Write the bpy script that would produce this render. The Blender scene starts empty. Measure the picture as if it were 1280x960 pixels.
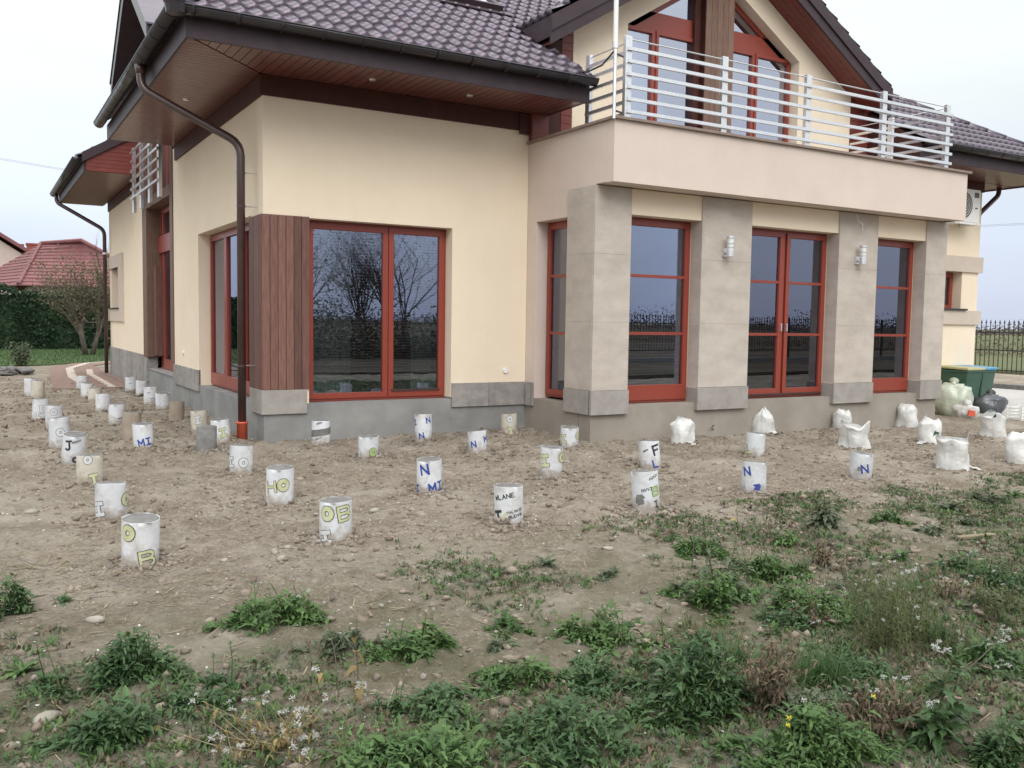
import bpy, bmesh, math, random
import numpy as np
from mathutils import Vector, Matrix
random.seed(7); RN = np.random.RandomState(11)
S = bpy.context.scene
COL = S.collection
R = math.radians

# ------------------------------------------------------------------ camera
CAM = Vector((-3.1248, -11.5083, 1.6))
def cam_axes(yaw, pitch, roll):
    f = Vector((math.sin(yaw)*math.cos(pitch), math.cos(yaw)*math.cos(pitch), -math.sin(pitch)))
    r = Vector((math.cos(yaw), -math.sin(yaw), 0)); u = r.cross(f)
    c, s = math.cos(roll), math.sin(roll)
    return c*r+s*u, -s*r+c*u, f
cr, cu, cf = cam_axes(R(30.540), R(3.998), R(0.874))
cd = bpy.data.cameras.new('camera'); co = bpy.data.objects.new('camera', cd); COL.objects.link(co)
cd.sensor_width = 36; cd.lens = 1133.36/1280*36; cd.clip_end = 3000; cd.clip_start = .05
m = Matrix((cr, cu, -cf)).transposed().to_4x4(); m.translation = CAM
co.matrix_world = m
S.camera = co

# ------------------------------------------------------------------ sky and sun (overcast late afternoon)
SUN_EL, SUN_AZ = R(38), R(200)          # azimuth clockwise from +Y
w = bpy.data.worlds.new('World'); S.world = w; w.use_nodes = True
nt = w.node_tree; nd = nt.nodes; lk = nt.links
bg = nd['Background']
sky = nd.new('ShaderNodeTexSky'); sky.sky_type = 'NISHITA'; sky.sun_disc = False
sky.sun_elevation = SUN_EL; sky.sun_rotation = SUN_AZ; sky.air_density = 1.2; sky.dust_density = 4; sky.ozone_density = 1.5
hs = nd.new('ShaderNodeHueSaturation'); hs.inputs['Saturation'].default_value = .45; hs.inputs['Value'].default_value = 1.0
lk.new(sky.outputs[0], hs.inputs['Color'])
tc = nd.new('ShaderNodeTexCoord'); sx = nd.new('ShaderNodeSeparateXYZ'); lk.new(tc.outputs['Generated'], sx.inputs[0])
rp = nd.new('ShaderNodeValToRGB'); rp.color_ramp.elements[0].position = 0.0
E_ = rp.color_ramp.elements
E_[0].color = (5.5, 6.0, 7.3, 1); E_[1].position = 1; E_[1].color = (20.5, 20.8, 20.8, 1)
for p_, c_ in ((.10, (6.1, 6.8, 8.0, 1)), (.22, (7.4, 7.9, 8.0, 1)), (.38, (8.3, 8.7, 8.4, 1)), (.62, (14.0, 14.3, 14.3, 1))):
    e = E_.new(p_); e.color = c_
lk.new(sx.outputs['Z'], rp.inputs[0])
cn = nd.new('ShaderNodeTexNoise'); cn.inputs['Scale'].default_value = 1.6; cn.inputs['Detail'].default_value = 5
mpw = nd.new('ShaderNodeMapping'); mpw.inputs['Scale'].default_value = (1, 1, 4); lk.new(tc.outputs['Generated'], mpw.inputs[0]); lk.new(mpw.outputs[0], cn.inputs['Vector'])
cm = nd.new('ShaderNodeMapRange'); cm.inputs[1].default_value = .3; cm.inputs[2].default_value = .7; cm.inputs[3].default_value = .9; cm.inputs[4].default_value = 1.1
lk.new(cn.outputs[0], cm.inputs[0])
mul = nd.new('ShaderNodeMix'); mul.data_type = 'RGBA'; mul.blend_type = 'MULTIPLY'; mul.inputs[0].default_value = 1
lk.new(rp.outputs[0], mul.inputs[6]); lk.new(cm.outputs[0], mul.inputs[7])
mx = nd.new('ShaderNodeMix'); mx.data_type = 'RGBA'; mx.inputs[0].default_value = .86
lk.new(hs.outputs[0], mx.inputs[6]); lk.new(mul.outputs[2], mx.inputs[7])
lk.new(mx.outputs[2], bg.inputs[0]); bg.inputs[1].default_value = .1
sl = bpy.data.lights.new('sun', 'SUN'); sl.energy = 1.0; sl.angle = R(35); sl.color = (1, .975, .95)
so = bpy.data.objects.new('sun', sl); COL.objects.link(so)
sd = Vector((math.sin(SUN_AZ)*math.cos(SUN_EL), math.cos(SUN_AZ)*math.cos(SUN_EL), math.sin(SUN_EL)))
so.rotation_euler = sd.to_track_quat('Z', 'Y').to_euler(); so.location = (0, -20, 30)
S.view_settings.view_transform = 'Standard'; S.view_settings.look = 'None'
S.view_settings.gamma = 1; S.view_settings.exposure = .48; S.view_settings.use_curve_mapping = False
S.render.engine = 'CYCLES'; S.render.resolution_x = 1024; S.render.resolution_y = 768
S.cycles.max_bounces = 6; S.cycles.transparent_max_bounces = 16

# ------------------------------------------------------------------ materials
MATS = {}
def srgb(r, g, b):
    f = lambda v: (v/255/12.92 if v <= 10 else ((v/255+.055)/1.055)**2.4)
    return (f(r), f(g), f(b))
def pmat(name, c1, c2=None, scale=4., rough=.6, bump=0., bscale=60., stretch=(1, 1, 1), spec=.3, metal=0., coat=0.,
         island=0., dirt=None, trans=0., rvar=0., orand=0., mud=0., streak=0.):
    mt = bpy.data.materials.new(name); mt.use_nodes = True; MATS[name] = mt
    t = mt.node_tree; n = t.nodes; l = t.links; p = n['Principled BSDF']
    p.inputs['Roughness'].default_value = rough; p.inputs['Metallic'].default_value = metal
    p.inputs['Specular IOR Level'].default_value = spec; p.inputs['Coat Weight'].default_value = coat
    p.inputs['Coat Roughness'].default_value = .15
    g = n.new('ShaderNodeNewGeometry'); mp = n.new('ShaderNodeMapping'); mp.inputs['Scale'].default_value = stretch
    l.new(g.outputs['Position'], mp.inputs[0])
    out = None
    if c2 is None: c2 = c1
    nz = n.new('ShaderNodeTexNoise'); nz.inputs['Scale'].default_value = scale; nz.inputs['Detail'].default_value = 6; nz.inputs['Roughness'].default_value = .62
    l.new(mp.outputs[0], nz.inputs['Vector'])
    cr_ = n.new('ShaderNodeValToRGB'); cr_.color_ramp.elements[0].position = .34; cr_.color_ramp.elements[1].position = .66
    cr_.color_ramp.elements[0].color = (*c1, 1); cr_.color_ramp.elements[1].color = (*c2, 1)
    l.new(nz.outputs[0], cr_.inputs[0]); out = cr_.outputs[0]
    if dirt:                                        # dirt: (colour, scale, amount) - stains of their own shape
        dn = n.new('ShaderNodeTexNoise'); dn.inputs['Scale'].default_value = dirt[1]; dn.inputs['Detail'].default_value = 7; dn.inputs['Roughness'].default_value = .7
        l.new(g.outputs['Position'], dn.inputs['Vector'])
        mr = n.new('ShaderNodeMapRange'); mr.inputs[1].default_value = .5; mr.inputs[2].default_value = .72; mr.inputs[4].default_value = dirt[2]
        l.new(dn.outputs[0], mr.inputs[0])
        mm = n.new('ShaderNodeMix'); mm.data_type = 'RGBA'; l.new(mr.outputs[0], mm.inputs[0]); l.new(out, mm.inputs[6]); mm.inputs[7].default_value = (*dirt[0], 1); out = mm.outputs[2]
    if island:
        hv = n.new('ShaderNodeHueSaturation'); mr = n.new('ShaderNodeMapRange'); mr.inputs[3].default_value = 1-island; mr.inputs[4].default_value = 1+island
        l.new(g.outputs['Random Per Island'], mr.inputs[0]); l.new(mr.outputs[0], hv.inputs['Value']); l.new(out, hv.inputs['Color']); out = hv.outputs[0]
    if orand:                                       # every piece its own shade
        oi = n.new('ShaderNodeObjectInfo'); hv = n.new('ShaderNodeHueSaturation'); mr = n.new('ShaderNodeMapRange'); mr.inputs[3].default_value = 1-orand; mr.inputs[4].default_value = 1+orand
        l.new(oi.outputs['Random'], mr.inputs[0]); l.new(mr.outputs[0], hv.inputs['Value']); l.new(out, hv.inputs['Color']); out = hv.outputs[0]
    if streak:                                      # faint rain streaks
        m3 = n.new('ShaderNodeMapping'); m3.inputs['Scale'].default_value = (5, 5, .35); l.new(g.outputs['Position'], m3.inputs[0])
        sn = n.new('ShaderNodeTexNoise'); sn.inputs['Scale'].default_value = 1.4; sn.inputs['Detail'].default_value = 5; l.new(m3.outputs[0], sn.inputs['Vector'])
        mr = n.new('ShaderNodeMapRange'); mr.inputs[1].default_value = .5; mr.inputs[2].default_value = .75; mr.inputs[4].default_value = streak; l.new(sn.outputs[0], mr.inputs[0])
        mm = n.new('ShaderNodeMix'); mm.data_type = 'RGBA'; l.new(mr.outputs[0], mm.inputs[0]); l.new(out, mm.inputs[6]); mm.inputs[7].default_value = (c1[0]*.72, c1[1]*.70, c1[2]*.68, 1); out = mm.outputs[2]
    if mud:                                         # mud splashed up from the soil
        oc = n.new('ShaderNodeTexCoord'); sz_ = n.new('ShaderNodeSeparateXYZ'); l.new(oc.outputs['Object'], sz_.inputs[0])
        mn = n.new('ShaderNodeTexNoise'); mn.inputs['Scale'].default_value = 16; mn.inputs['Detail'].default_value = 6; l.new(g.outputs['Position'], mn.inputs['Vector'])
        ma = n.new('ShaderNodeMath'); ma.operation = 'MULTIPLY_ADD'; l.new(mn.outputs[0], ma.inputs[0]); ma.inputs[1].default_value = -.28; l.new(sz_.outputs['Z'], ma.inputs[2])
        mr = n.new('ShaderNodeMapRange'); mr.inputs[1].default_value = -.02; mr.inputs[2].default_value = -.12; mr.inputs[4].default_value = mud; l.new(ma.outputs[0], mr.inputs[0])
        mm = n.new('ShaderNodeMix'); mm.data_type = 'RGBA'; l.new(mr.outputs[0], mm.inputs[0]); l.new(out, mm.inputs[6]); mm.inputs[7].default_value = (.27, .22, .17, 1); out = mm.outputs[2]
    l.new(out, p.inputs['Base Color'])
    if rvar:
        mr = n.new('ShaderNodeMapRange'); mr.inputs[1].default_value = .3; mr.inputs[2].default_value = .7
        mr.inputs[3].default_value = max(.02, rough-rvar); mr.inputs[4].default_value = rough+rvar
        l.new(nz.outputs[0], mr.inputs[0]); l.new(mr.outputs[0], p.inputs['Roughness'])
    if bump:
        bz = n.new('ShaderNodeTexNoise'); bz.inputs['Scale'].default_value = bscale; bz.inputs['Detail'].default_value = 4
        l.new(mp.outputs[0], bz.inputs['Vector'])
        b = n.new('ShaderNodeBump'); b.inputs['Strength'].default_value = bump; b.inputs['Distance'].default_value = .01
        l.new(bz.outputs[0], b.inputs['Height']); l.new(b.outputs[0], p.inputs['Normal'])
    if trans:
        tr = n.new('ShaderNodeBsdfTranslucent'); l.new(out, tr.inputs[0]); ms = n.new('ShaderNodeMixShader'); ms.inputs[0].default_value = trans
        l.new(p.outputs[0], ms.inputs[1]); l.new(tr.outputs[0], ms.inputs[2]); l.new(ms.outputs[0], n['Material Output'].inputs[0])
    return mt
def glass_mat(name, base, tint):
    mt = bpy.data.materials.new(name); mt.use_nodes = True; MATS[name] = mt
    t = mt.node_tree; n = t.nodes; l = t.links; n.remove(n['Principled BSDF'])
    fr = n.new('ShaderNodeFresnel'); fr.inputs[0].default_value = 1.5
    ad = n.new('ShaderNodeMath'); ad.operation = 'ADD'; ad.use_clamp = True; ad.inputs[1].default_value = base; l.new(fr.outputs[0], ad.inputs[0])
    tr = n.new('ShaderNodeBsdfTransparent'); tr.inputs[0].default_value = (*tint, 1)
    gl = n.new('ShaderNodeBsdfGlossy'); gl.inputs['Roughness'].default_value = .0; gl.inputs['Color'].default_value = (.80, .83, 1, 1)
    g = n.new('ShaderNodeNewGeometry'); nz = n.new('ShaderNodeTexNoise'); nz.inputs['Scale'].default_value = 1.1; l.new(g.outputs['Position'], nz.inputs['Vector'])
    b = n.new('ShaderNodeBump'); b.inputs['Strength'].default_value = .05; b.inputs['Distance'].default_value = .02; l.new(nz.outputs[0], b.inputs['Height']); l.new(b.outputs[0], gl.inputs['Normal'])
    ms = n.new('ShaderNodeMixShader'); l.new(ad.outputs[0], ms.inputs[0]); l.new(tr.outputs[0], ms.inputs[1]); l.new(gl.outputs[0], ms.inputs[2])
    l.new(ms.outputs[0], n['Material Output'].inputs[0])
    return mt
pmat('cream', (.79, .672, .525), (.82, .707, .56), scale=1.3, rough=.85, bump=.3, bscale=240, spec=.15, dirt=((.70, .585, .46), .7, .35), streak=.05)
pmat('pink', (.63, .53, .47), (.665, .565, .50), scale=1.5, rough=.85, bump=.25, bscale=260, spec=.15, dirt=((.54, .46, .43), .8, .35), streak=.05)
pmat('trim', (.53, .45, .385), (.57, .49, .42), scale=2, rough=.85, bump=.2, bscale=200, spec=.15)
pmat('travertine', (.435, .38, .332), (.53, .472, .42), scale=2.2, rough=.7, bump=.25, bscale=70, stretch=(1, 1, 2.2), spec=.25, dirt=((.37, .32, .28), 2.4, .6))
pmat('slab', (.225, .21, .20), (.33, .31, .295), orand=.12, scale=6, rough=.65, bump=.2, bscale=90, spec=.3, dirt=((.38, .34, .30), 3, .5))
pmat('slab_brown', (.275, .25, .228), (.36, .335, .308), scale=6, rough=.65, bump=.2, bscale=90, spec=.3, dirt=((.28, .26, .24), 3, .5))
pmat('concrete', (.20, .20, .198), (.285, .283, .275), scale=1.8, rough=.85, bump=.4, bscale=60, spec=.2, dirt=((.335, .318, .295), 1.2, .7))
pmat('render_beige', (.27, .24, .205), (.335, .30, .26), scale=1.6, rough=.85, bump=.4, bscale=60, spec=.2, dirt=((.235, .21, .18), 1.5, .6))
pmat('redframe', (.235, .040, .024), (.275, .050, .030), scale=14, rough=.4, bump=.08, bscale=30, stretch=(6, 6, 1), spec=.45, coat=.2)
pmat('plank', (.13, .064, .050), (.195, .10, .080), scale=9, rough=.55, bump=.25, bscale=24, stretch=(5, 5, .5), spec=.3, orand=.28)
pmat('brownwood', (.15, .085, .062), (.22, .135, .10), scale=9, rough=.55, bump=.2, bscale=24, stretch=(5, 5, .5), spec=.3, orand=.15)
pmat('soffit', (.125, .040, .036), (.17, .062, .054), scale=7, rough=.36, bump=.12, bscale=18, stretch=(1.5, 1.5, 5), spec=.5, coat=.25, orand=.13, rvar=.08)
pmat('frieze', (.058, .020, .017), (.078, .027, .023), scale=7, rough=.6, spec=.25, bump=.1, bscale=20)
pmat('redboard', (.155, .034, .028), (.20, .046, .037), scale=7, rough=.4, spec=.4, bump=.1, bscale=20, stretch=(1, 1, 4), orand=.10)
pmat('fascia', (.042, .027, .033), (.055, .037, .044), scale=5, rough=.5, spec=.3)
pmat('gutter', (.024, .021, .025), (.034, .029, .033), scale=5, rough=.3, spec=.5)
pmat('tile', (.104, .085, .108), (.132, .110, .136), scale=3, rough=.34, spec=.5, metal=.85, bump=.10, bscale=220, dirt=((.17, .14, .16), 5, .35), rvar=.08, orand=.12)
pmat('pipe', (.050, .026, .024), (.066, .036, .032), scale=5, rough=.3, spec=.6)
pmat('boot', (.55, .10, .055), (.62, .13, .075), scale=8, rough=.5)
pmat('steel', (.70, .70, .72), (.80, .80, .81), scale=20, rough=.28, metal=.85, spec=.5)
pmat('white', (.78, .78, .76), (.82, .82, .80), scale=6, rough=.4)
pmat('coping', (.22, .165, .14), (.28, .215, .18), scale=6, rough=.55)
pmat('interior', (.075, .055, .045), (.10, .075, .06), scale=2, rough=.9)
pmat('curtain', (.60, .62, .55), (.70, .72, .65), scale=3, rough=.9, stretch=(8, 8, .4), trans=.3)
pmat('blind', (.16, .14, .13), (.20, .175, .16), scale=9, rough=.5)
pmat('sleeve', (.55, .565, .59), (.64, .65, .67), scale=5, rough=.5, bump=.5, bscale=24, dirt=((.34, .315, .285), 5, .8), mud=.8, orand=.08)
pmat('sleeve_dirty', (.46, .42, .35), (.58, .55, .49), scale=7, rough=.55, bump=.3, bscale=30, dirt=((.36, .30, .23), 6, .8), mud=.9)
pmat('cardboard', (.255, .205, .16), (.34, .285, .23), scale=7, rough=.8, bump=.3, bscale=40, dirt=((.30, .25, .2), 5, .7))
pmat('mortar', (.22, .19, .16), (.31, .28, .25), scale=9, rough=.95, bump=.8, bscale=50, dirt=((.24, .18, .13), 8, .8))
pmat('cement', (.135, .13, .125), (.21, .205, .20), scale=9, rough=.9, bump=.6, bscale=60, dirt=((.12, .11, .10), 12, .6))
pmat('ink_black', (.02, .021, .026), (.05, .052, .058), scale=20, rough=.6)
pmat('ink_blue', (.02, .045, .26), (.035, .07, .32), scale=20, rough=.6)
pmat('ink_yellow', (.44, .45, .24), (.54, .55, .36), scale=20, rough=.6)
pmat('ink_green', (.30, .42, .15), (.38, .48, .20), scale=20, rough=.6)
pmat('ink_white', (.52, .535, .55), (.60, .61, .62), scale=20, rough=.6)
pmat('bag', (.72, .72, .70), (.80, .80, .78), scale=6, rough=.32, spec=.5, bump=.5, bscale=26, trans=.25, dirt=((.48, .43, .36), 7, .4))
pmat('bag_clear', (.42, .47, .38), (.60, .62, .52), scale=9, rough=.22, spec=.6, bump=.8, bscale=22, dirt=((.22, .34, .20), 9, .6))
pmat('bag_black', (.065, .07, .08), (.10, .107, .118), scale=8, rough=.28, spec=.6, bump=.7, bscale=22)
pmat('bin_green', (.035, .085, .062), (.05, .11, .08), scale=5, rough=.45)
pmat('lid_blue', (.08, .26, .45), (.11, .32, .50), scale=5, rough=.45)
pmat('lid_yellow', (.38, .37, .19), (.46, .44, .25), scale=5, rough=.5)
pmat('iron', (.022, .022, .024), (.035, .033, .032), scale=9, rough=.5, spec=.4)
pmat('paving', (.40, .385, .36), (.47, .455, .43), scale=3, rough=.85, bump=.3, bscale=80, dirt=((.32, .30, .27), 1.4, .6))
pmat('paver_brown', (.19, .125, .10), (.26, .18, .15), scale=7, rough=.85, bump=.3, bscale=80)
pmat('paver_pale', (.44, .37, .31), (.52, .45, .39), scale=7, rough=.85, bump=.3, bscale=80)
pmat('stone', (.215, .195, .16), (.33, .305, .26), scale=9, rough=.85, bump=.4, bscale=60)
pmat('clod', (.165, .133, .103), (.295, .247, .20), scale=6, rough=.95, bump=.6, bscale=120, spec=.1, island=.25)
pmat('straw', (.20, .17, .105), (.28, .24, .155), scale=9, rough=.8, island=.25)
pmat('petal', (.70, .70, .66), (.78, .78, .75), scale=9, rough=.7, trans=.2)
pmat('fluff', (.44, .44, .41), (.56, .56, .53), scale=9, rough=.9, trans=.3)
pmat('yellow_flower', (.66, .54, .04), (.74, .62, .08), scale=9, rough=.7, trans=.2)
pmat('yellow_leaf', (.21, .155, .065), (.30, .235, .10), scale=14, rough=.6, trans=.25, island=.25)
pmat('leaf', (.058, .118, .034), (.100, .165, .052), scale=3.5, rough=.5, spec=.35, trans=.25, island=.35)
pmat('leaf_dark', (.044, .092, .034), (.076, .13, .048), scale=3.5, rough=.5, spec=.35, trans=.22, island=.35)
pmat('leaf_grey', (.085, .112, .066), (.13, .155, .094), scale=3.5, rough=.6, spec=.3, trans=.25, island=.3)
pmat('leaf_olive', (.095, .115, .045), (.15, .165, .07), scale=3.5, rough=.6, spec=.3, trans=.25, island=.3)
pmat('leaf_brown', (.10, .075, .05), (.16, .12, .08), scale=3.5, rough=.8, trans=.15, island=.3)
pmat('grassblade', (.048, .10, .030), (.085, .15, .046), scale=3.5, rough=.5, spec=.3, trans=.25, island=.3)
pmat('lawn', (.055, .088, .032), (.08, .115, .044), scale=1.2, rough=.9, bump=.6, bscale=40, spec=.1)
pmat('meadow', (.095, .115, .058), (.135, .145, .078), scale=.15, rough=.95, bump=.5, bscale=6, spec=.05, dirt=((.17, .135, .09), .05, .8))
pmat('hedge_leaf', (.014, .034, .016), (.026, .055, .024), scale=1.5, rough=.6, spec=.3, trans=.15, island=.4)
pmat('bark', (.085, .07, .058), (.14, .115, .095), scale=8, rough=.9, bump=.4, bscale=40)
pmat('added_thicket', (.045, .04, .026), (.075, .062, .04), scale=2, rough=.8, island=.4)  # dark brush added out of view, for the pane reflections
pmat('twig_leaf', (.10, .095, .05), (.16, .14, .075), scale=2, rough=.7, trans=.2, island=.4)
pmat('plot', (.062, .052, .038), (.10, .08, .06), scale=.3, rough=.95, bump=.5, bscale=8, spec=.05, dirt=((.10, .11, .055), .6, .7))
pmat('wood_far', (.09, .078, .072), (.135, .115, .105), scale=.4, rough=.95, island=.35)
pmat('roof_red', (.165, .066, .070), (.215, .088, .090), scale=2, rough=.7, island=.1)
pmat('pinkwall', (.50, .40, .36), (.56, .45, .41), scale=1, rough=.9)
pmat('brick_red', (.24, .075, .06), (.30, .10, .08), scale=4, rough=.9)
glass_mat('glass', .17, (.72, .78, .80))
glass_mat('glass_sky', .50, (.60, .66, .70))
pmat('lamp_glass', (.68, .68, .66), (.72, .72, .70), scale=5, rough=.3, spec=.5)

# ground: bare dirt, dry pale patches, damp dark patches, greenish low moss
def ground_mat():
    mt = bpy.data.materials.new('dirt'); mt.use_nodes = True; MATS['dirt'] = mt
    t = mt.node_tree; n = t.nodes; l = t.links; p = n['Principled BSDF']; p.inputs['Roughness'].default_value = .95; p.inputs['Specular IOR Level'].default_value = .12
    g = n.new('ShaderNodeNewGeometry')
    def noise(sc, det=6, rough=.6):
        z = n.new('ShaderNodeTexNoise'); z.inputs['Scale'].default_value = sc; z.inputs['Detail'].default_value = det; z.inputs['Roughness'].default_value = rough
        l.new(g.outputs['Position'], z.inputs['Vector']); return z.outputs[0]
    def rng(s, a, b, lo=0., hi=1.):
        r = n.new('ShaderNodeMapRange'); r.inputs[1].default_value = a; r.inputs[2].default_value = b; r.inputs[3].default_value = lo; r.inputs[4].default_value = hi
        l.new(s, r.inputs[0]); return r.outputs[0]
    def mixc(fac, a, b):
        x = n.new('ShaderNodeMix'); x.data_type = 'RGBA'; l.new(fac, x.inputs[0])
        for s, i in ((a, 6), (b, 7)):
            if isinstance(s, tuple): x.inputs[i].default_value = (*s, 1)
            else: l.new(s, x.inputs[i])
        return x.outputs[2]
    base = mixc(rng(noise(9, 9, .75), .32, .68), (.150, .123, .093), (.345, .296, .236))
    cv = n.new('ShaderNodeTexVoronoi'); cv.inputs['Scale'].default_value = 55; l.new(g.outputs['Position'], cv.inputs['Vector'])
    base = mixc(rng(cv.outputs['Color'], .55, .95, 0, .55), base, (.47, .405, .325)); base = mixc(rng(noise(42, 6, .8), .52, .66, 0, .8), base, (.098, .077, .058))
    base = mixc(rng(noise(.9, 6, .7), .46, .66, 0, .7), base, (.43, .385, .325))
    base = mixc(rng(noise(1.7, 6, .7), .55, .7, 0, .5), base, (.145, .112, .08))
    sp = n.new('ShaderNodeSeparateXYZ'); l.new(g.outputs['Position'], sp.inputs[0])
    # moss and seedlings take hold where nobody drives: the strip away from the house
    mm = n.new('ShaderNodeMath'); mm.operation = 'MULTIPLY'
    l.new(rng(sp.outputs['Y'], -5.4, -7.6), mm.inputs[0]); l.new(rng(noise(1.9, 7, .75), .34, .58, 0, .72), mm.inputs[1])
    base = mixc(mm.outputs[0], base, (.115, .112, .062))
    v = n.new('ShaderNodeTexVoronoi'); v.inputs['Scale'].default_value = 26; l.new(g.outputs['Position'], v.inputs['Vector'])
    peb = rng(v.outputs['Distance'], .10, .2, 1, 0)
    m2 = n.new('ShaderNodeMath'); m2.operation = 'MULTIPLY'; l.new(peb, m2.inputs[0]); l.new(rng(noise(3, 3), .5, .6, 0, .6), m2.inputs[1])
    base = mixc(m2.outputs[0], base, (.50, .44, .37))
    l.new(base, p.inputs['Base Color'])
    ad = n.new('ShaderNodeMath'); ad.operation = 'ADD'; l.new(noise(16, 9, .78), ad.inputs[0]); l.new(m2.outputs[0], ad.inputs[1])
    b = n.new('ShaderNodeBump'); b.inputs['Strength'].default_value = 1.0; b.inputs['Distance'].default_value = .04; l.new(ad.outputs[0], b.inputs['Height']); l.new(b.outputs[0], p.inputs['Normal'])
ground_mat()

# ------------------------------------------------------------------ mesh helpers
class MB:
    def __init__(s): s.v = []; s.f = []
    def poly(s, pts):
        k = len(s.v); s.v += [tuple(p) for p in pts]; s.f.append(tuple(range(k, k+len(pts)))); return s
    def box(s, x0, x1, y0, y1, z0, z1):
        x0, x1 = sorted((x0, x1)); y0, y1 = sorted((y0, y1)); z0, z1 = sorted((z0, z1))
        k = len(s.v); s.v += [(x0,y0,z0),(x1,y0,z0),(x1,y1,z0),(x0,y1,z0),(x0,y0,z1),(x1,y0,z1),(x1,y1,z1),(x0,y1,z1)]
        s.f += [(k+a,k+b,k+c,k+d) for a,b,c,d in ((0,3,2,1),(4,5,6,7),(0,1,5,4),(1,2,6,5),(2,3,7,6),(3,0,4,7))]; return s
    def prism(s, pts, vec):                     # closed polygon swept by vec
        vec = Vector(vec); a = [Vector(p) for p in pts]; b = [p+vec for p in a]; k = len(s.v); n = len(a)
        s.v += [tuple(p) for p in a+b]
        s.f.append(tuple(range(k, k+n))[::-1]); s.f.append(tuple(range(k+n, k+2*n)))
        s.f += [(k+i, k+(i+1) % n, k+n+(i+1) % n, k+n+i) for i in range(n)]; return s
    def tube(s, path, rad, n=8, cap=True):
        P = [Vector(p) for p in path]
        if not hasattr(rad, '__len__'): rad = [rad]*len(P)
        k0 = len(s.v); prev = None
        for i, p in enumerate(P):
            d = (P[min(i+1, len(P)-1)]-P[max(i-1, 0)]).normalized()
            if prev is None:
                a = d.orthogonal().normalized()
            else:
                a = (prev-d*prev.dot(d)); a = a.normalized() if a.length > 1e-5 else d.orthogonal().normalized()
            prev = a; b = d.cross(a)
            s.v += [tuple(p+rad[i]*(a*math.cos(2*math.pi*j/n)+b*math.sin(2*math.pi*j/n))) for j in range(n)]
        for i in range(len(P)-1):
            for j in range(n):
                s.f.append((k0+i*n+j, k0+i*n+(j+1) % n, k0+(i+1)*n+(j+1) % n, k0+(i+1)*n+j))
        if cap:
            s.f.append(tuple(range(k0, k0+n))[::-1]); s.f.append(tuple(range(k0+(len(P)-1)*n, k0+len(P)*n)))
        return s
    def add(s, v, f):
        k = len(s.v); s.v += [tuple(p) for p in v]; s.f += [tuple(i+k for i in q) for q in f]; return s
    def mesh(s, name, mat, smooth=False, bevel=0.):
        me = bpy.data.meshes.new(name); me.from_pydata(s.v, [], s.f)
        bm = bmesh.new(); bm.from_mesh(me)
        if bevel: bmesh.ops.bevel(bm, geom=[e for e in bm.edges if len(e.link_faces) == 2 and e.calc_face_angle(0) > .5], offset=bevel, segments=2, affect='EDGES', profile=.6)
        bmesh.ops.recalc_face_normals(bm, faces=bm.faces); bm.to_mesh(me); bm.free()
        me.materials.append(MATS[mat])
        if smooth: me.polygons.foreach_set('use_smooth', [True]*len(me.polygons))
        me.update(); return me
    def build(s, name, mat, parent=None, smooth=False, bevel=0., **kw):
        return obj(name, s.mesh(name, mat, smooth, bevel), parent, **kw)
def obj(name, me, parent=None, loc=None, rz=0, **kw):
    o = bpy.data.objects.new(name, me); COL.objects.link(o); o.parent = parent
    if loc is not None: o.location = loc
    if rz: o.rotation_euler = (0, 0, rz)
    for k, v in kw.items(): o[k] = v
    return o
def thing(name, label, category, loc=(0, 0, 0), rz=0, group=None, rot=None):
    o = obj(name, None, None, loc, rz, label=label, category=category)
    o.empty_display_size = .2
    if rot: o.rotation_euler = rot
    if group: o['group'] = group
    return o
def fastmesh(name, V, F4, mat, smooth=False):
    me = bpy.data.meshes.new(name); V = np.asarray(V, dtype=np.float32); F4 = np.asarray(F4, dtype=np.int32); k = F4.shape[1]
    me.vertices.add(len(V)); me.vertices.foreach_set('co', V.ravel())
    me.loops.add(F4.size); me.loops.foreach_set('vertex_index', F4.ravel())
    me.polygons.add(len(F4)); me.polygons.foreach_set('loop_start', np.arange(0, F4.size, k, dtype=np.int32))
    me.update(calc_edges=True); me.validate()
    if smooth: me.polygons.foreach_set('use_smooth', [True]*len(me.polygons))
    me.materials.append(MATS[mat]); return me

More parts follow.
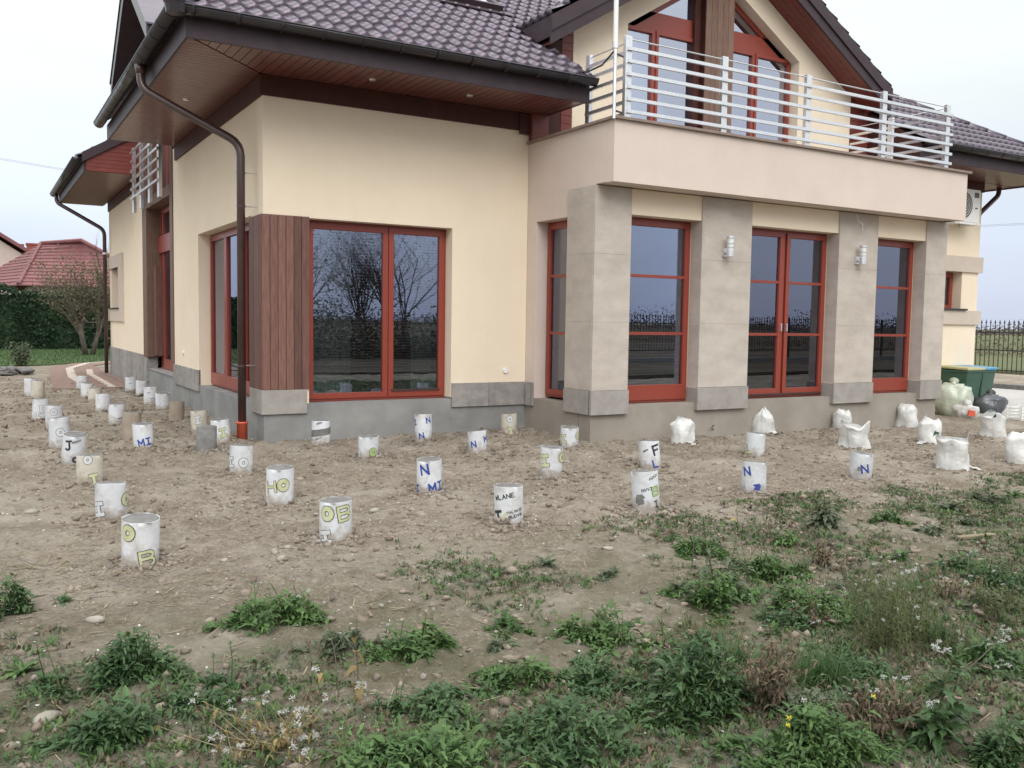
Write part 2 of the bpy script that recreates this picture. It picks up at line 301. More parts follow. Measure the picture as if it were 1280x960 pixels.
# ------------------------------------------------------------------ ground
def vn(x, y, sc, seed):
    x = np.asarray(x, float)*sc+seed*17.3; y = np.asarray(y, float)*sc-seed*9.1
    xi = np.floor(x); yi = np.floor(y); fx = x-xi; fy = y-yi; fx = fx*fx*(3-2*fx); fy = fy*fy*(3-2*fy)
    def h(a, b):
        q = np.sin(a*127.1+b*311.7+seed*74.7)*43758.5453; return q-np.floor(q)
    return (h(xi, yi)*(1-fx)+h(xi+1, yi)*fx)*(1-fy)+(h(xi, yi+1)*(1-fx)+h(xi+1, yi+1)*fx)*fy-.5
def sm(t): t = np.clip(t, 0, 1); return t*t*(3-2*t)
TUBE_XY = []        # filled below (positions of the footing tubes)
TUBES = [
 # x, y, h, tilt(deg about right axis, about view axis), look, prints, label
 (-2.25,-5.32,.28,(0,1),'sleeve',[('O',-42,.215,.09,'oy'),('B',22,.05,.09,'oy'),('-',0,.14,.0,'')],'white footing tube marked with O and B, first of the outermost row beside the weeds'),
 (-2.25,-3.86,.27,(0,-1),'sleeve',[('I',-48,.09,.085,'ow'),('O',66,.15,.09,'oy')],'white footing tube with outlined I, second of the outermost row along the side wall'),
 (-2.25,-2.28,.26,(0,2),'sleeve_dirty',[('I',18,.055,.08,'oy'),('O',-8,.24,.07,'ow')],'mud-stained beige footing tube with outlined I, third of the outermost row'),
 (-2.28,-.86,.31,(8,6),'sleeve',[('J',-30,.22,.09,'k'),('~',8,.27,.035,'k'),('S',20,.05,.10,'k')],'tipped white footing tube with black print, fourth of the outermost row'),
 (-2.30,.60,.34,(0,0),'sleeve',[('O',5,.18,.085,'ow')],'white footing tube with outlined O, fifth of the outermost row along the side wall'),
 (-2.22,2.54,.33,(0,-2),'sleeve',[('O',0,.26,.08,'ow'),('S',10,.08,.06,'k')],'white footing tube with small O near its rim, sixth of the outermost row'),
 (-2.33,3.89,.33,(0,1),'sleeve',[('D',20,.2,.08,'ow'),('I',-20,.1,.07,'ow')],'white footing tube with outlined D, seventh of the outermost row'),
 (-2.19,7.29,.34,(0,0),'sleeve_dirty',[],'mud-stained plain footing tube, last but one of the outermost row'),
 (-2.26,8.23,.35,(0,0),'sleeve',[],'plain white footing tube ending the outermost row towards the lawn'),
 (-1.24,9.54,.29,(0,0),'sleeve',[('I',-20,.15,.07,'ow')],'white footing tube with small I touching the edge of the block path'),
 (-1.32,7.70,.29,(0,0),'sleeve',[('S',10,.12,.04,'k')],'white footing tube of the middle side row, second from the block path'),
 (-1.33,6.28,.26,(0,0),'sleeve_dirty',[],'stained footing tube of the middle side row, third from the block path'),
 (-1.39,4.52,.28,(0,1),'sleeve',[],'plain white footing tube of the middle side row, fourth from the block path'),
 (-1.38,2.92,.28,(0,2),'sleeve',[('-',15,.09,.05,'k')],'white footing tube with one black dash, middle side row before the brown tube'),
 (-1.45,.93,.32,(0,2),'cardboard',[],'bare brown cardboard footing tube in the middle row along the side wall'),
 (-1.45,-.08,.30,(0,-1),'sleeve',[('MI',8,.10,.075,'b'),('-',-50,.05,.05,'y')],'white footing tube with bold blue MI print beside the brown cardboard tube'),
 (-.38,8.79,.32,(0,0),'sleeve',[('-',-10,.2,.04,'k')],'white footing tube against the side wall, nearest the block path'),
 (-.33,7.73,.30,(0,0),'sleeve',[],'plain white footing tube under the tall balcony door of the side wall'),
 (-.49,5.64,.31,(0,0),'sleeve',[('-',-20,.22,.04,'b'),('-',10,.12,.05,'b')],'white footing tube with blue dashes against the side wall'),
 (-.46,4.56,.28,(0,0),'sleeve',[],'plain white footing tube against the side wall beside the corner window edge'),
 (-.50,3.13,.30,(0,1),'cardboard',[],'weathered brown-grey footing tube below the corner window on the side wall'),
 (-.53,1.28,.30,(0,-1),'sleeve_dirty',[('I',-10,.19,.08,'ow')],'greyish footing tube with outlined I behind the orange pipe foot'),
 (-.82,-.51,.28,(0,0),'cement',[],'bare grey concrete footing stub left of the corner downpipe'),
 (-.48,.21,.28,(0,-4),'sleeve',[('I',14,.13,.085,'oy')],'leaning cream footing tube with outlined I next to the corner downpipe'),
 (-.84,-2.24,.28,(0,0),'sleeve',[('I',-62,.13,.08,'ow'),('O',10,.13,.085,'ow')],'white footing tube with outlined O standing before the corner downpipe'),
 (-.92,-3.87,.31,(0,1),'sleeve',[('H',-40,.17,.085,'oy'),('O',14,.19,.095,'oy')],'white footing tube with outlined HO print, dirt heaped on its foot'),
 (-.92,-5.29,.28,(0,-1),'sleeve',[('O',-32,.21,.095,'oy'),('B',34,.21,.095,'oy'),('I',-38,.03,.085,'ow')],'white footing tube with yellow OB print beside the leafy weeds'),
 (.55,-.60,.29,(0,0),'sleeve',[('=',-4,.165,.1,'s'),('~',-14,.095,.035,'k'),('~',-10,.285,.03,'k')],'white footing tube with black bands against the grey plinth corner'),
 (.72,-1.75,.24,(0,0),'sleeve',[('O',30,.08,.085,'og'),('-',40,.03,.04,'k')],'short white footing tube with green-lined O below the big window'),
 (1.91,-.70,.33,(0,0),'sleeve',[('N',36,.27,.07,'b'),('I',-62,.24,.06,'b'),('N',-12,.07,.07,'b')],'white footing tube with blue N marks at the foot of the big window'),
 (2.14,-1.78,.24,(0,-1),'sleeve',[('N',-24,.10,.07,'b'),('M',60,.16,.07,'b'),('-',25,.18,.04,'y')],'short white footing tube with blue N before the wide window frame'),
 (3.29,-.57,.29,(0,0),'sleeve_dirty',[('O',6,.23,.075,'ow'),('I',14,.06,.075,'oy')],'white footing tube with O and I in the nook beside the bay'),
 (.46,-3.95,.29,(0,-1),'sleeve',[('N',-22,.22,.085,'b'),('MI',36,.06,.075,'b'),('I',-66,.03,.07,'b')],'white footing tube with blue N above blue MI, mortar round its foot'),
 (.46,-5.42,.30,(0,-2),'sleeve',[('WLANE',-18,.24,.032,'k'),('I',-44,.07,.10,'k'),('POLSKIE',26,.125,.018,'k'),('BUDOW',28,.088,.022,'k'),('(',-14,.07,.09,'y')],'white footing tube with black BUDOWLANE wording, foremost between the weeds'),
 (1.95,-3.73,.28,(0,0),'sleeve',[('I',-38,.16,.095,'oy'),('O',66,.19,.09,'oy')],'white footing tube with single outlined I on a small dirt mound'),
 (3.33,-2.02,.26,(0,0),'sleeve',[('I',-42,.13,.08,'oy'),('O',64,.17,.08,'oy')],'white footing tube with outlined I close to the bay pillar corner'),
 (3.25,-3.74,.28,(0,-4),'sleeve',[('F',44,.20,.10,'k'),('~',-20,.20,.025,'k'),('L',34,.05,.08,'b')],'white footing tube with large dark F leaning before the bay window'),
 (1.76,-5.52,.32,(0,-5),'sleeve',[('B',50,.17,.07,'og'),('NVVI',8,.19,.022,'k'),('~',40,.29,.035,'k'),('I',48,.06,.05,'k'),('X',-26,.11,.09,'s')],'leaning white footing tube with green-lined B and scuffed grey patch'),
 (4.99,-3.59,.28,(0,0),'sleeve',[('L',-40,.10,.08,'oy')],'white footing tube with faint L, half hidden behind the one with blue grapes'),
 (3.20,-5.34,.28,(0,-1),'sleeve',[('N',-34,.215,.075,'b'),('*',14,.07,.07,'b')],'white footing tube with blue N and a blue grape-like blot'),
 (4.85,-5.23,.27,(0,1),'sleeve',[('N',20,.13,.08,'b'),('X',-8,.13,.05,'s')],'white footing tube with one blue N in front of a draped white bag'),
]
BAGS = [(5.00,-2.26,.30,.15,0,'squat white plastic bag over a stub before the first bay window'),
 (7.01,-1.77,.35,.15,1,'pointed white plastic bag against the bay plinth below the first wall lamp'),
 (8.70,-1.81,.29,.15,0,'white plastic bag against the bay plinth, behind the wide crumpled one'),
 (6.85,-3.54,.31,.18,2,'wide crumpled white plastic bag with drooping ears behind a blue N tube'),
 (10.33,-1.80,.35,.16,0,'upright white plastic bag at the last bay pillar'),
 (8.54,-3.47,.32,.16,3,'white plastic bag with a green print on its side'),
 (6.51,-5.17,.34,.18,2,'square-eared white plastic bag standing alone beside the weeds'),
 (10.19,-3.39,.33,.19,2,'white plastic bag with two handles up near the rubbish sacks'),
 (7.91,-5.14,.34,.16,0,'white plastic bag farthest out on the dirt past the square-eared one')]
mound = np.array([(t[0], t[1]) for t in TUBES]+[(b[0], b[1]) for b in BAGS])
def gh(x, y):
    x = np.asarray(x, float); y = np.asarray(y, float)
    near = sm((x+9)/3)*sm((16-x)/4)*sm((y+15)/3)*sm((12-y)/6)
    z = -.08*np.clip((x-4)/7, 0, 1)
    a = .05*vn(x, y, .55, 1)+.05*vn(x, y, 1.7, 2)+.05*vn(x, y, 4.3, 3)+.07*vn(x, y, 8.5, 4)*np.clip(.6+1.8*vn(x, y, .8, 8), .12, 1.5)+.045*vn(x, y, 17, 5)*np.clip(.6+1.6*vn(x, y, 1.1, 6), .2, 1.4)
    z = z+a*(.08+.92*near)
    flat = sm((x-12.2)/1.2)*sm((y+4)/1.5)              # driveway bed
    z = z*(1-flat)+(-.11)*flat
    return z
LIFT = gh(mound[:, 0], mound[:, 1])+.08*np.clip((mound[:, 0]-4)/7, 0, 1)+.012       # trodden level round every footing
def gh_full(x, y):
    z = gh(x, y); x = np.asarray(x, float); y = np.asarray(y, float)
    for i, (mx_, my_) in enumerate(mound):
        z = z-LIFT[i]*np.exp(-((x-mx_)**2+(y-my_)**2)/.12)
        d2 = (x-mx_-.06)**2+(y-my_+.05)**2
        z = z+(.022+.018*((i*37) % 5)/4)*np.exp(-d2/.055)*(1+.9*vn(x, y, 7, 30+i % 6))
    return z
def lines(lo, hi, step, far):
    a = list(np.arange(lo, hi, step)); d = step; v = hi
    while v < far: d *= 1.16; a.append(v); v += d
    a.append(far); d = step; v = lo-step; b = []
    while v > -far: b.append(v); d *= 1.16; v -= d
    b.append(-far); return np.array(b[::-1]+a)
gx = lines(-4.2, 11.5, .05, 900); gy = lines(-10.6, 1.5, .05, 900)
GX, GY = np.meshgrid(gx, gy); GZ = gh_full(GX, GY); nx, ny = len(gx), len(gy)
GXL, GYL = gx.tolist(), gy.tolist(); GZL = GZ.tolist()
import bisect
def gz(x, y):
    i = bisect.bisect_right(GXL, x)-1; j = bisect.bisect_right(GYL, y)-1; u = (x-GXL[i])/(GXL[i+1]-GXL[i]); v = (y-GYL[j])/(GYL[j+1]-GYL[j])
    return (GZL[j][i]*(1-u)+GZL[j][i+1]*u)*(1-v)+(GZL[j+1][i]*(1-u)+GZL[j+1][i+1]*u)*v
idx = np.arange(nx*ny).reshape(ny, nx)
F4 = np.stack([idx[:-1, :-1], idx[:-1, 1:], idx[1:, 1:], idx[1:, :-1]], -1).reshape(-1, 4)
obj('ground', fastmesh('ground', np.stack([GX, GY, GZ], -1).reshape(-1, 3), F4, 'dirt', True), kind='structure')

# lawn, meadows, driveway, block path
def sheet(name, pts, z, mat, th=.0):
    return MB().prism([(x, y, z-.25) for x, y in pts], (0, 0, .25)).build(name, mat, kind='structure')
sheet('lawn', [(-60, 20.5), (-1.6, 19.6), (1.5, 22.5), (9, 22.5), (9, 60), (-60, 60)], .035, 'lawn')
def field(name, x0, x1, y0, y1, z, mt): return MB().box(x0, x1, y0, y1, z-.2, z).build(name, mt, kind='structure')
field('field', 30, 700, -12, 500, -.02, 'meadow'); field('rough_ground', -420, 700, -420, -13, .03, 'plot')
sheet('driveway', [(13.3, -1.55), (13.3, .0), (15.05, .02), (15.05, 20), (21.3, 20), (21.3, -3.6), (17, -3.4)], -.075, 'paving')

# ------------------------------------------------------------------ block path round the house's far corner
path = MB().prism([(-1.75, 9.8, -.2), (-.1, 9.8, -.2), (-.1, 19, -.2), (1.5, 22.4, -.2), (-.2, 21.5, -.2), (-1.3, 18.4, -.2), (-1.6, 13.5, -.2)], (0, 0, .225)).build('path', 'paver_brown', kind='structure')
pale = MB()
def strip(mb, pts, wd, z0, z1):
    for a, b in zip(pts[:-1], pts[1:]):
        a = Vector((*a, 0)); b = Vector((*b, 0)); n = Vector((-(b-a).y, (b-a).x, 0)).normalized()*wd/2
        mb.prism([(p.x, p.y, z0) for p in (a-n, b-n, b+n, a+n)], (0, 0, z1-z0))
strip(pale, [(-1.05, 9.85), (-1.1, 13.5), (-.85, 17.6), (-.1, 20.6), (1.2, 22.2)], .2, .0, .034); pale.build('pale_blocks', 'paver_pale', path)
strip(pale2 := MB(), [(-.62, 9.85), (-.6, 14.5), (-.4, 16.8)], .16, .0, .036); pale2.build('pale_blocks', 'paver_pale', path)
pv = MB()
for i in range(28):
    for j in range(7):
        x0 = -.98+.115*j; y0 = 9.9+.21*i
        if abs(x0+.52) > .16 and x0 < -.15: pv.box(x0, x0+.105, y0, y0+.2, .0, .030+.003*((i*7+j*3) % 3))
pv.build('paving_blocks', 'paver_brown', path, kind='stuff')

# ------------------------------------------------------------------ the house
house = thing('house', 'cream villa with brown metal tile roof, red windows and balconied bay', 'house')
def wallgrid(fr, a0, a1, z0, z1, th, opens):
    """wall with rectangular openings; fr(a, d, z) maps along-wall, depth inward, height to a point"""
    A = sorted({a0, a1, *[o[0] for o in opens], *[o[1] for o in opens]}); Z = sorted({z0, z1, *[o[2] for o in opens], *[o[3] for o in opens]})
    A = [a for a in A if a0 <= a <= a1]; Z = [z for z in Z if z0 <= z <= z1]
    def full(i, j):
        if i < 0 or j < 0 or i >= len(A)-1 or j >= len(Z)-1: return False
        ca, cz = (A[i]+A[i+1])/2, (Z[j]+Z[j+1])/2
        return not any(o[0] < ca < o[1] and o[2] < cz < o[3] for o in opens)
    mb = MB()
    for i in range(len(A)-1):
        for j in range(len(Z)-1):
            if not full(i, j): continue
            p, q, r, s = A[i], A[i+1], Z[j], Z[j+1]
            mb.poly([fr(p, 0, r), fr(q, 0, r), fr(q, 0, s), fr(p, 0, s)]); mb.poly([fr(p, th, r), fr(p, th, s), fr(q, th, s), fr(q, th, r)])
            if not full(i-1, j): mb.poly([fr(p, 0, r), fr(p, 0, s), fr(p, th, s), fr(p, th, r)])
            if not full(i+1, j): mb.poly([fr(q, 0, r), fr(q, th, r), fr(q, th, s), fr(q, 0, s)])
            if not full(i, j-1): mb.poly([fr(p, 0, r), fr(p, th, r), fr(q, th, r), fr(q, 0, r)])
            if not full(i, j+1): mb.poly([fr(p, 0, s), fr(q, 0, s), fr(q, th, s), fr(p, th, s)])
    return mb
def weld(o):
    bm = bmesh.new(); bm.from_mesh(o.data); bmesh.ops.remove_doubles(bm, verts=bm.verts, dist=1e-4); bmesh.ops.recalc_face_normals(bm, faces=bm.faces); bm.to_mesh(o.data); bm.free(); return o
FRONT = lambda a, d, z: (a, d, z)
LEFT = lambda a, d, z: (d, a, z)
BAYF = lambda a, d, z: (a, -1.7+d, z)
BAYS = lambda a, d, z: (3.89+d, a, z)
def fbox(mb, fr, a0, a1, d0, d1, z0, z1):
    p, q = fr(a0, d0, z0), fr(a1, d1, z1); return mb.box(p[0], q[0], p[1], q[1], p[2], q[2])

weld(wallgrid(FRONT, 0, 3.888, .48, 4.60, .3, [(.59, 2.655, .3, 2.88), (2.655, 3.888, .3, .5)]).build('wall', 'cream', house))
weld(wallgrid(LEFT, .302, 6.02, .46, 4.60, .3, [(.58, 3.9, .3, 2.92)]).build('wall', 'cream', house))
weld(wallgrid(LEFT, 9.52, 15.3, .5, 4.60, .3, [(13.3, 14.9, 1.75, 2.8)]).build('wall', 'cream', house))
weld(wallgrid(BAYS, -1.698, -.002, .47, 3.4, .3, [(-1.08, -.25, .3, 3.03)]).build('wall', 'pink', house))
weld(wallgrid(BAYF, 3.892, 11.3, .47, 3.39, .3, [(4.47, 5.73, .3, 3.05), (6.69, 8.58, .3, 3.05), (9.5, 10.75, .3, 3.05)]).build('wall', 'cream', house))
MB().box(11.0, 11.298, -1.395, 0, .47, 3.39).build('wall', 'cream', house)
weld(wallgrid(FRONT, 11.302, 14.95, .3, 4.6, .3, [(13.0, 14.4, 1.95, 2.74)]).build('wall', 'cream', house))
MB().box(14.65, 14.948, .302, 15.3, .3, 4.6).build('wall', 'cream', house)
MB().box(.302, 14.64, 15.0, 15.298, .3, 4.6).build('wall', 'cream', house)
# interior shell keeps the rooms dark
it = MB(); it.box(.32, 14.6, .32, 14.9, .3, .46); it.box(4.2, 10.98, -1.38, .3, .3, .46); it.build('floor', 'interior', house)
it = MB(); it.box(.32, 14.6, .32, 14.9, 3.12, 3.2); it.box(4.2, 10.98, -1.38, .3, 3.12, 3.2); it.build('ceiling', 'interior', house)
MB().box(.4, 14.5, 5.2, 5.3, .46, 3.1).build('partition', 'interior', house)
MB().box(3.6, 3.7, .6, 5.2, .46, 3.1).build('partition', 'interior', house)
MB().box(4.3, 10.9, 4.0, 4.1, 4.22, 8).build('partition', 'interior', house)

# plinths
MB().box(.002, 3.93, .003, .28, -.5, .478).build('plinth', 'concrete', house)
MB().box(.004, .28, .285, 6.1, -.5, .458).build('plinth', 'concrete', house)
MB().box(.02, .28, 6.1, 15.29, -.5, .46).build('plinth', 'concrete', house)
MB().box(3.90, 4.15, -1.39, .0, -.5, .468).build('plinth', 'render_beige', house)
MB().box(3.90, 11.27, -1.672, -1.40, -.5, .468).build('plinth', 'render_beige', house)
MB().box(11.0, 11.268, -1.39, .0, -.5, .468).build('plinth', 'render_beige', house)
MB().box(11.28, 14.94, .01, .3, -.5, .298).build('plinth', 'render_beige', house)
# stone slabs of the plinth (each its own piece)
slabpar = MB().box(.05, .06, .05, .06, .4, .41)
def slabs(par, fr, a0, a1, z0, z1, n, d0=-.03, d1=.001, mat='slab', gap=.005):
    for i in range(n):
        p = a0+(a1-a0)*i/n+gap/2; q = a0+(a1-a0)*(i+1)/n-gap/2
        fbox(MB(), fr, p, q, d0-.002*(i % 2), d1, z0, z1).build('stone_slab', mat, par, bevel=.004)
band = MB().box(2.66, 3.885, .0015, .02, .36, .70).build('plinth_facing', 'slab', house)
slabs(band, FRONT, 2.66, 3.86, .36, .70, 2)
fbox(MB(), FRONT, 2.66, 2.9, .003, .2, .37, .69).build('stone_slab', 'slab', band)
band = MB().box(.0015, .02, 3.9, 6.0, .36, .71).build('plinth_facing', 'slab', house)
slabs(band, LEFT, 3.9, 6.0, .36, .71, 4)
fbox(MB(), LEFT, 3.902, 3.92, .0, .22, .40, .70).build('stone_slab', 'slab', band)
band = MB().box(.0015, .019, 9.52, 15.28, -.2, .735).build('plinth_facing', 'slab', house)
slabs(band, LEFT, 9.52, 15.3, -.2, .74, 11)
band = MB().box(.0, .5, .0005, .002, .4, .6).build('plinth_facing', 'slab', house)
fbox(MB(), FRONT, -.035, .555, -.035, .06, .355, .668).build('stone_slab', 'slab_brown', band, bevel=.006)
fbox(MB(), LEFT, .062, .57, -.034, .06, .355, .668).build('stone_slab', 'slab_brown', band, bevel=.006)
band = MB().box(3.887, 3.8895, -.245, -.04, .4, .65).build('plinth_facing', 'slab', house)
fbox(MB(), BAYS, -.25, -.036, -.03, .001, .36, .70).build('stone_slab', 'slab', band)

# corner cladding: upright planks
cl = MB().box(.003, .58, -.006, -.001, .675, 2.88).build('corner_cladding', 'frieze', house)
k = 6; wd = .615/k
for i in range(k):
    fbox(MB(), FRONT, -.026+wd*i+.003, -.026+wd*(i+1)-.003, -.030-.002*(i % 2), -.006, .672, 2.89).build('plank', 'plank', cl, bevel=.003)
k = 5; wd = .60/k
for i in range(k):
    fbox(MB(), LEFT, -.005+wd*i+.003, -.005+wd*(i+1)-.003, -.028-.002*(i % 2), -.001, .672, 2.89).build('plank', 'plank', cl, bevel=.003)

# pillars: stone-clad piers of the bay
def pillar(a0, a1, first=False):
    par = fbox(MB(), BAYF, a0+.02, a1-.02, -.004, -.001, .7, 3.38).build('pillar', 'travertine', house)
    zs = [.685, 1.6, 2.5, 3.388]
    for z0, z1 in zip(zs[:-1], zs[1:]):
        fbox(MB(), BAYF, a0-(.02 if first else 0), a1, -.026, -.004, z0+.0008, z1-.0008).build('stone_slab', 'travertine', par, bevel=.002)
        if first: fbox(MB(), BAYS, -1.702, -1.085, -.026, -.001, z0+.0008, z1-.0008).build('stone_slab', 'travertine', par, bevel=.002)
        else: fbox(MB(), BAYF, a0-.0205, a0-.0005, -.026, .2, z0+.0008, z1-.0008).build('stone_slab', 'travertine', par, bevel=.002)
    fbox(MB(), BAYF, a0-.035, a1+.012, -.045, .0, .36, .681).build('base_slab', 'slab_brown', par, bevel=.004)
    if first: fbox(MB(), BAYS, -1.655, -1.082, -.04, .0, .36, .681).build('base_slab', 'slab_brown', par, bevel=.004)
    else: fbox(MB(), BAYF, a0-.034, a0-.001, .001, .2, .36, .681).build('base_slab', 'slab_brown', par, bevel=.004)
pillar(3.89, 4.47, True); pillar(5.75, 6.69); pillar(8.60, 9.5); pillar(10.77, 11.31)

# windows
def window(fr, a0, a1, z0, z1, d, leaves, muntins=(), panel=0., fw=.06, sw=.075, mat='redframe', gl='glass', blind=None, flip=1):
    mb = MB()
    fbox(mb, fr, a0, a1, d, d+.09, z1-fw, z1); fbox(mb, fr, a0, a1, d, d+.09, z0, z0+fw)
    fbox(mb, fr, a0, a0+fw, d+.001, d+.09, z0+fw, z1-fw); fbox(mb, fr, a1-fw, a1, d+.001, d+.09, z0+fw, z1-fw)
    for l0, l1 in zip(leaves[:-1], leaves[1:]): fbox(mb, fr, (l0[1]+l1[0])/2-.02, (l0[1]+l1[0])/2+.02, d+.0015, d+.09, z0+fw, z1-fw)
    W = mb.build('window', mat, house, bevel=.004)
    for l0, l1 in leaves:
        s = MB(); zb = z0+fw*.6; zt = z1-fw*.6; bh = sw+panel
        fbox(s, fr, l0, l1, d-.022, d+.05, zt-sw, zt); fbox(s, fr, l0, l1, d-.022, d+.05, zb, zb+bh)
        fbox(s, fr, l0, l0+sw, d-.0225, d+.05, zb+bh, zt-sw); fbox(s, fr, l1-sw, l1, d-.0225, d+.05, zb+bh, zt-sw)
        s.build('sash', mat, W, bevel=.004)
        for m_ in muntins:
            fbox(MB(), fr, l0+sw, l1-sw, d-.015, d+.04, m_-.02, m_+.02).build('glazing_bar', mat, W)
        fbox(MB(), fr, l0+sw-.008, l1-sw+.008, d+.012, d+.018, zb+bh-.008, zt-sw+.008).build('pane', gl, W)
    if blind:
        b = MB(); z = blind[1]
        while z > blind[0]:
            c = [fr(a0+.05, d+.13, z), fr(a1-.05, d+.13, z), fr(a1-.05, d+.165, z+.009), fr(a0+.05, d+.165, z+.009)]
            b.poly(c); z -= .04
        b.build('blind', 'blind', W)
    return W
def curtain(par, fr, a0, a1, d, z0, z1, amp=.03, wave=.11):
    n = int((a1-a0)/.02); mb = MB()
    pts = [(a0+(a1-a0)*i/n, d+amp*math.sin(2*math.pi*i*(a1-a0)/n/wave)+amp*.4*math.sin(i*.37)) for i in range(n+1)]
    for (a, e), (b, g) in zip(pts[:-1], pts[1:]): mb.poly([fr(a, e, z0), fr(b, g, z0), fr(b, g, z1), fr(a, e, z1)])
    mb.build('curtain', 'curtain', par, smooth=True)
W = window(FRONT, .60, 2.654, .482, 2.878, .2, [(.63, 1.765), (1.775, 2.62)], blind=(.75, 2.78))
curtain(W, FRONT, .66, 1.30, .42, .5, 2.9); curtain(W, FRONT, 2.22, 2.64, .42, .5, 2.9)
fbox(MB(), FRONT, 1.82, 2.55, .155, .176, .60, .625).build('door_threshold', 'pipe', W)
W = window(LEFT, .585, 3.898, .47, 2.915, .2, [(2.82, 3.86), (1.72, 2.81), (.62, 1.71)], panel=.1)
curtain(W, LEFT, 2.9, 3.85, .42, .5, 2.9)
W = window(BAYS, -1.078, -.252, .50, 3.028, .2, [(-1.05, -.28)], muntins=(1.43, 2.25), blind=(.7, 1.4))
curtain(W, BAYS, -1.0, -.3, .36, .5, 3.0)
for a0, a1, lv, mu, pa, bl in ((4.472, 5.728, [(4.50, 5.70)], (1.45, 2.25), .14, (.6, 1.42)), (6.692, 8.578, [(6.72, 7.60), (7.67, 8.55)], (1.45, 2.25), .03, (.6, 2.2)), (9.502, 10.748, [(9.53, 10.72)], (1.45, 2.25), .14, (.6, 2.96))):
    W = window(BAYF, a0, a1, .475, 3.048, .22, lv, muntins=mu, panel=pa, blind=bl)
    if a0 > 9: curtain(W, BAYF, 10.35, 10.7, .45, .5, 3.0)
    if 6 < a0 < 7:
        fbox(MB(), BAYF, 6.75, 8.52, .17, .195, .515, .54).build('door_threshold', 'pipe', W)
        for a in (7.575, 7.695): fbox(MB(), BAYF, a-.012, a+.012, .165, .198, 1.5, 1.62).build('handle', 'steel', W)

# tall balcony door group in the side wall (brown surround)
sur = MB(); fbox(sur, LEFT, 6.022, 6.30, -.02, .34, .71, 5.4); fbox(sur, LEFT, 9.0, 9.518, -.02, .34, .71, 5.4); fbox(sur, LEFT, 6.30, 9.0, -.018, .34, 3.82, 4.02)
sur.build('door_surround', 'brownwood', house, bevel=.006)
W = window(LEFT, 6.31, 8.99, .46, 3.81, .26, [(6.36, 7.4), (7.45, 8.62)], muntins=(), panel=.12)
fbox(MB(), LEFT, 6.34, 8.96, .215, .30, 2.9, 3.25).build('transom', 'redframe', W)
for a in (8.64, 8.82): fbox(MB(), LEFT, a, a+.172, .10, .258, .75, 2.6).build('plank', 'plank', W, bevel=.004)
fbox(MB(), LEFT, 6.02, 9.5, .0, .33, .458, .47).build('door_step', 'slab', house)
fbox(MB(), LEFT, 9.1, 9.5, -.025, .2, .2, .70).build('stone_slab', 'slab', house)
# upper door behind the little balcony
window(LEFT, 6.35, 8.95, 4.05, 6.4, .2, [(6.4, 7.65), (7.68, 8.9)], muntins=(), gl='glass_sky')
# wrap-round trim frame of the end window
tr = MB(); fbox(tr, LEFT, 12.6, 15.34, -.05, .1, 2.80, 3.12); fbox(tr, LEFT, 12.6, 15.34, -.05, .1, 1.43, 1.75); fbox(tr, LEFT, 12.6, 13.3, -.048, .1, 1.75, 2.80)
tr.build('window_surround', 'trim', house, bevel=.005)
window(LEFT, 13.3, 14.898, 1.76, 2.79, .24, [(13.35, 14.1), (14.12, 14.85)])
fbox(MB(), LEFT, 13.2, 15.0, -.09, .19, 1.752, 1.775).build('window_sill', 'gutter', house)
# right wing window with bands
for z0, z1 in ((2.74, 3.06), (1.66, 1.95)): fbox(MB(), FRONT, 11.31, 15.03, -.055, .05, z0, z1).build('trim_band', 'trim', house, bevel=.005)
window(FRONT, 13.0, 14.398, 1.952, 2.738, .2, [(13.05, 14.35)])
fbox(MB(), FRONT, 12.95, 14.5, -.10, .19, 1.951, 1.985).build('window_sill', 'gutter', house)
MB().tube([(3.54, -.002, .87), (3.54, -.025, .87)], .042, 10).build('socket', 'white', house)
MB().tube([(.002, 5.2, .95), (-.02, 5.2, .95)], .04, 10).build('socket', 'white', house)

# bay slab and balcony parapet
MB().box(3.892, 11.248, -2.078, -.002, 3.402, 3.55).build('balcony_slab', 'pink', house)
pp = MB(); pp.box(3.89, 11.25, -2.08, -1.93, 3.392, 4.17)
pp.build('parapet', 'pink', house)
MB().box(3.8895, 4.04, -1.928, -.002, 3.401, 4.17).build('parapet', 'pink', house); MB().box(11.1, 11.25, -1.928, -.002, 3.402, 4.17).build('parapet', 'pink', house)
MB().box(4.042, 11.098, -1.928, 3.9, 4.05, 4.14).build('balcony_floor', 'concrete', house)
cpz = (4.172, 4.207)
MB().box(3.845, 11.30, -2.13, -1.9, *cpz).build('coping', 'coping', house, bevel=.004)
MB().box(3.845, 4.07, -1.898, .0, *cpz).build('coping', 'coping', house, bevel=.004); MB().box(11.07, 11.30, -1.898, .0, *cpz).build('coping', 'coping', house, bevel=.004)

# balcony railing
def railing(path, posts, zb, zt, rails, wire, out, name='railing'):
    w0 = MB(); w0.tube([(x, y, wire) for x, y in path], .009, 6); W = w0.build(name, 'steel', house)
    for (x, y, dx, dy) in posts: MB().box(x-dx, x+dx, y-dy, y+dy, zb, zt).build('post', 'steel', W, bevel=.004)
    for z in rails:
        for (a, b) in zip(path[:-1], path[1:]):
            a = Vector((*a, 0)); b = Vector((*b, 0)); n = Vector(((b-a).y, -(b-a).x, 0)).normalized()*out
            mb = MB(); p = a+n; q = b+n; t = n.normalized()*.017
            mb.prism([(p-t).to_tuple()[:2]+(z-.021,), (q-t).to_tuple()[:2]+(z-.021,), (q+t).to_tuple()[:2]+(z-.021,), (p+t).to_tuple()[:2]+(z-.021,)], (0, 0, .042)); mb.build('rail', 'steel', W)
    return W
RZ = [5.085, 4.93, 4.77, 4.61, 4.455, 4.30]
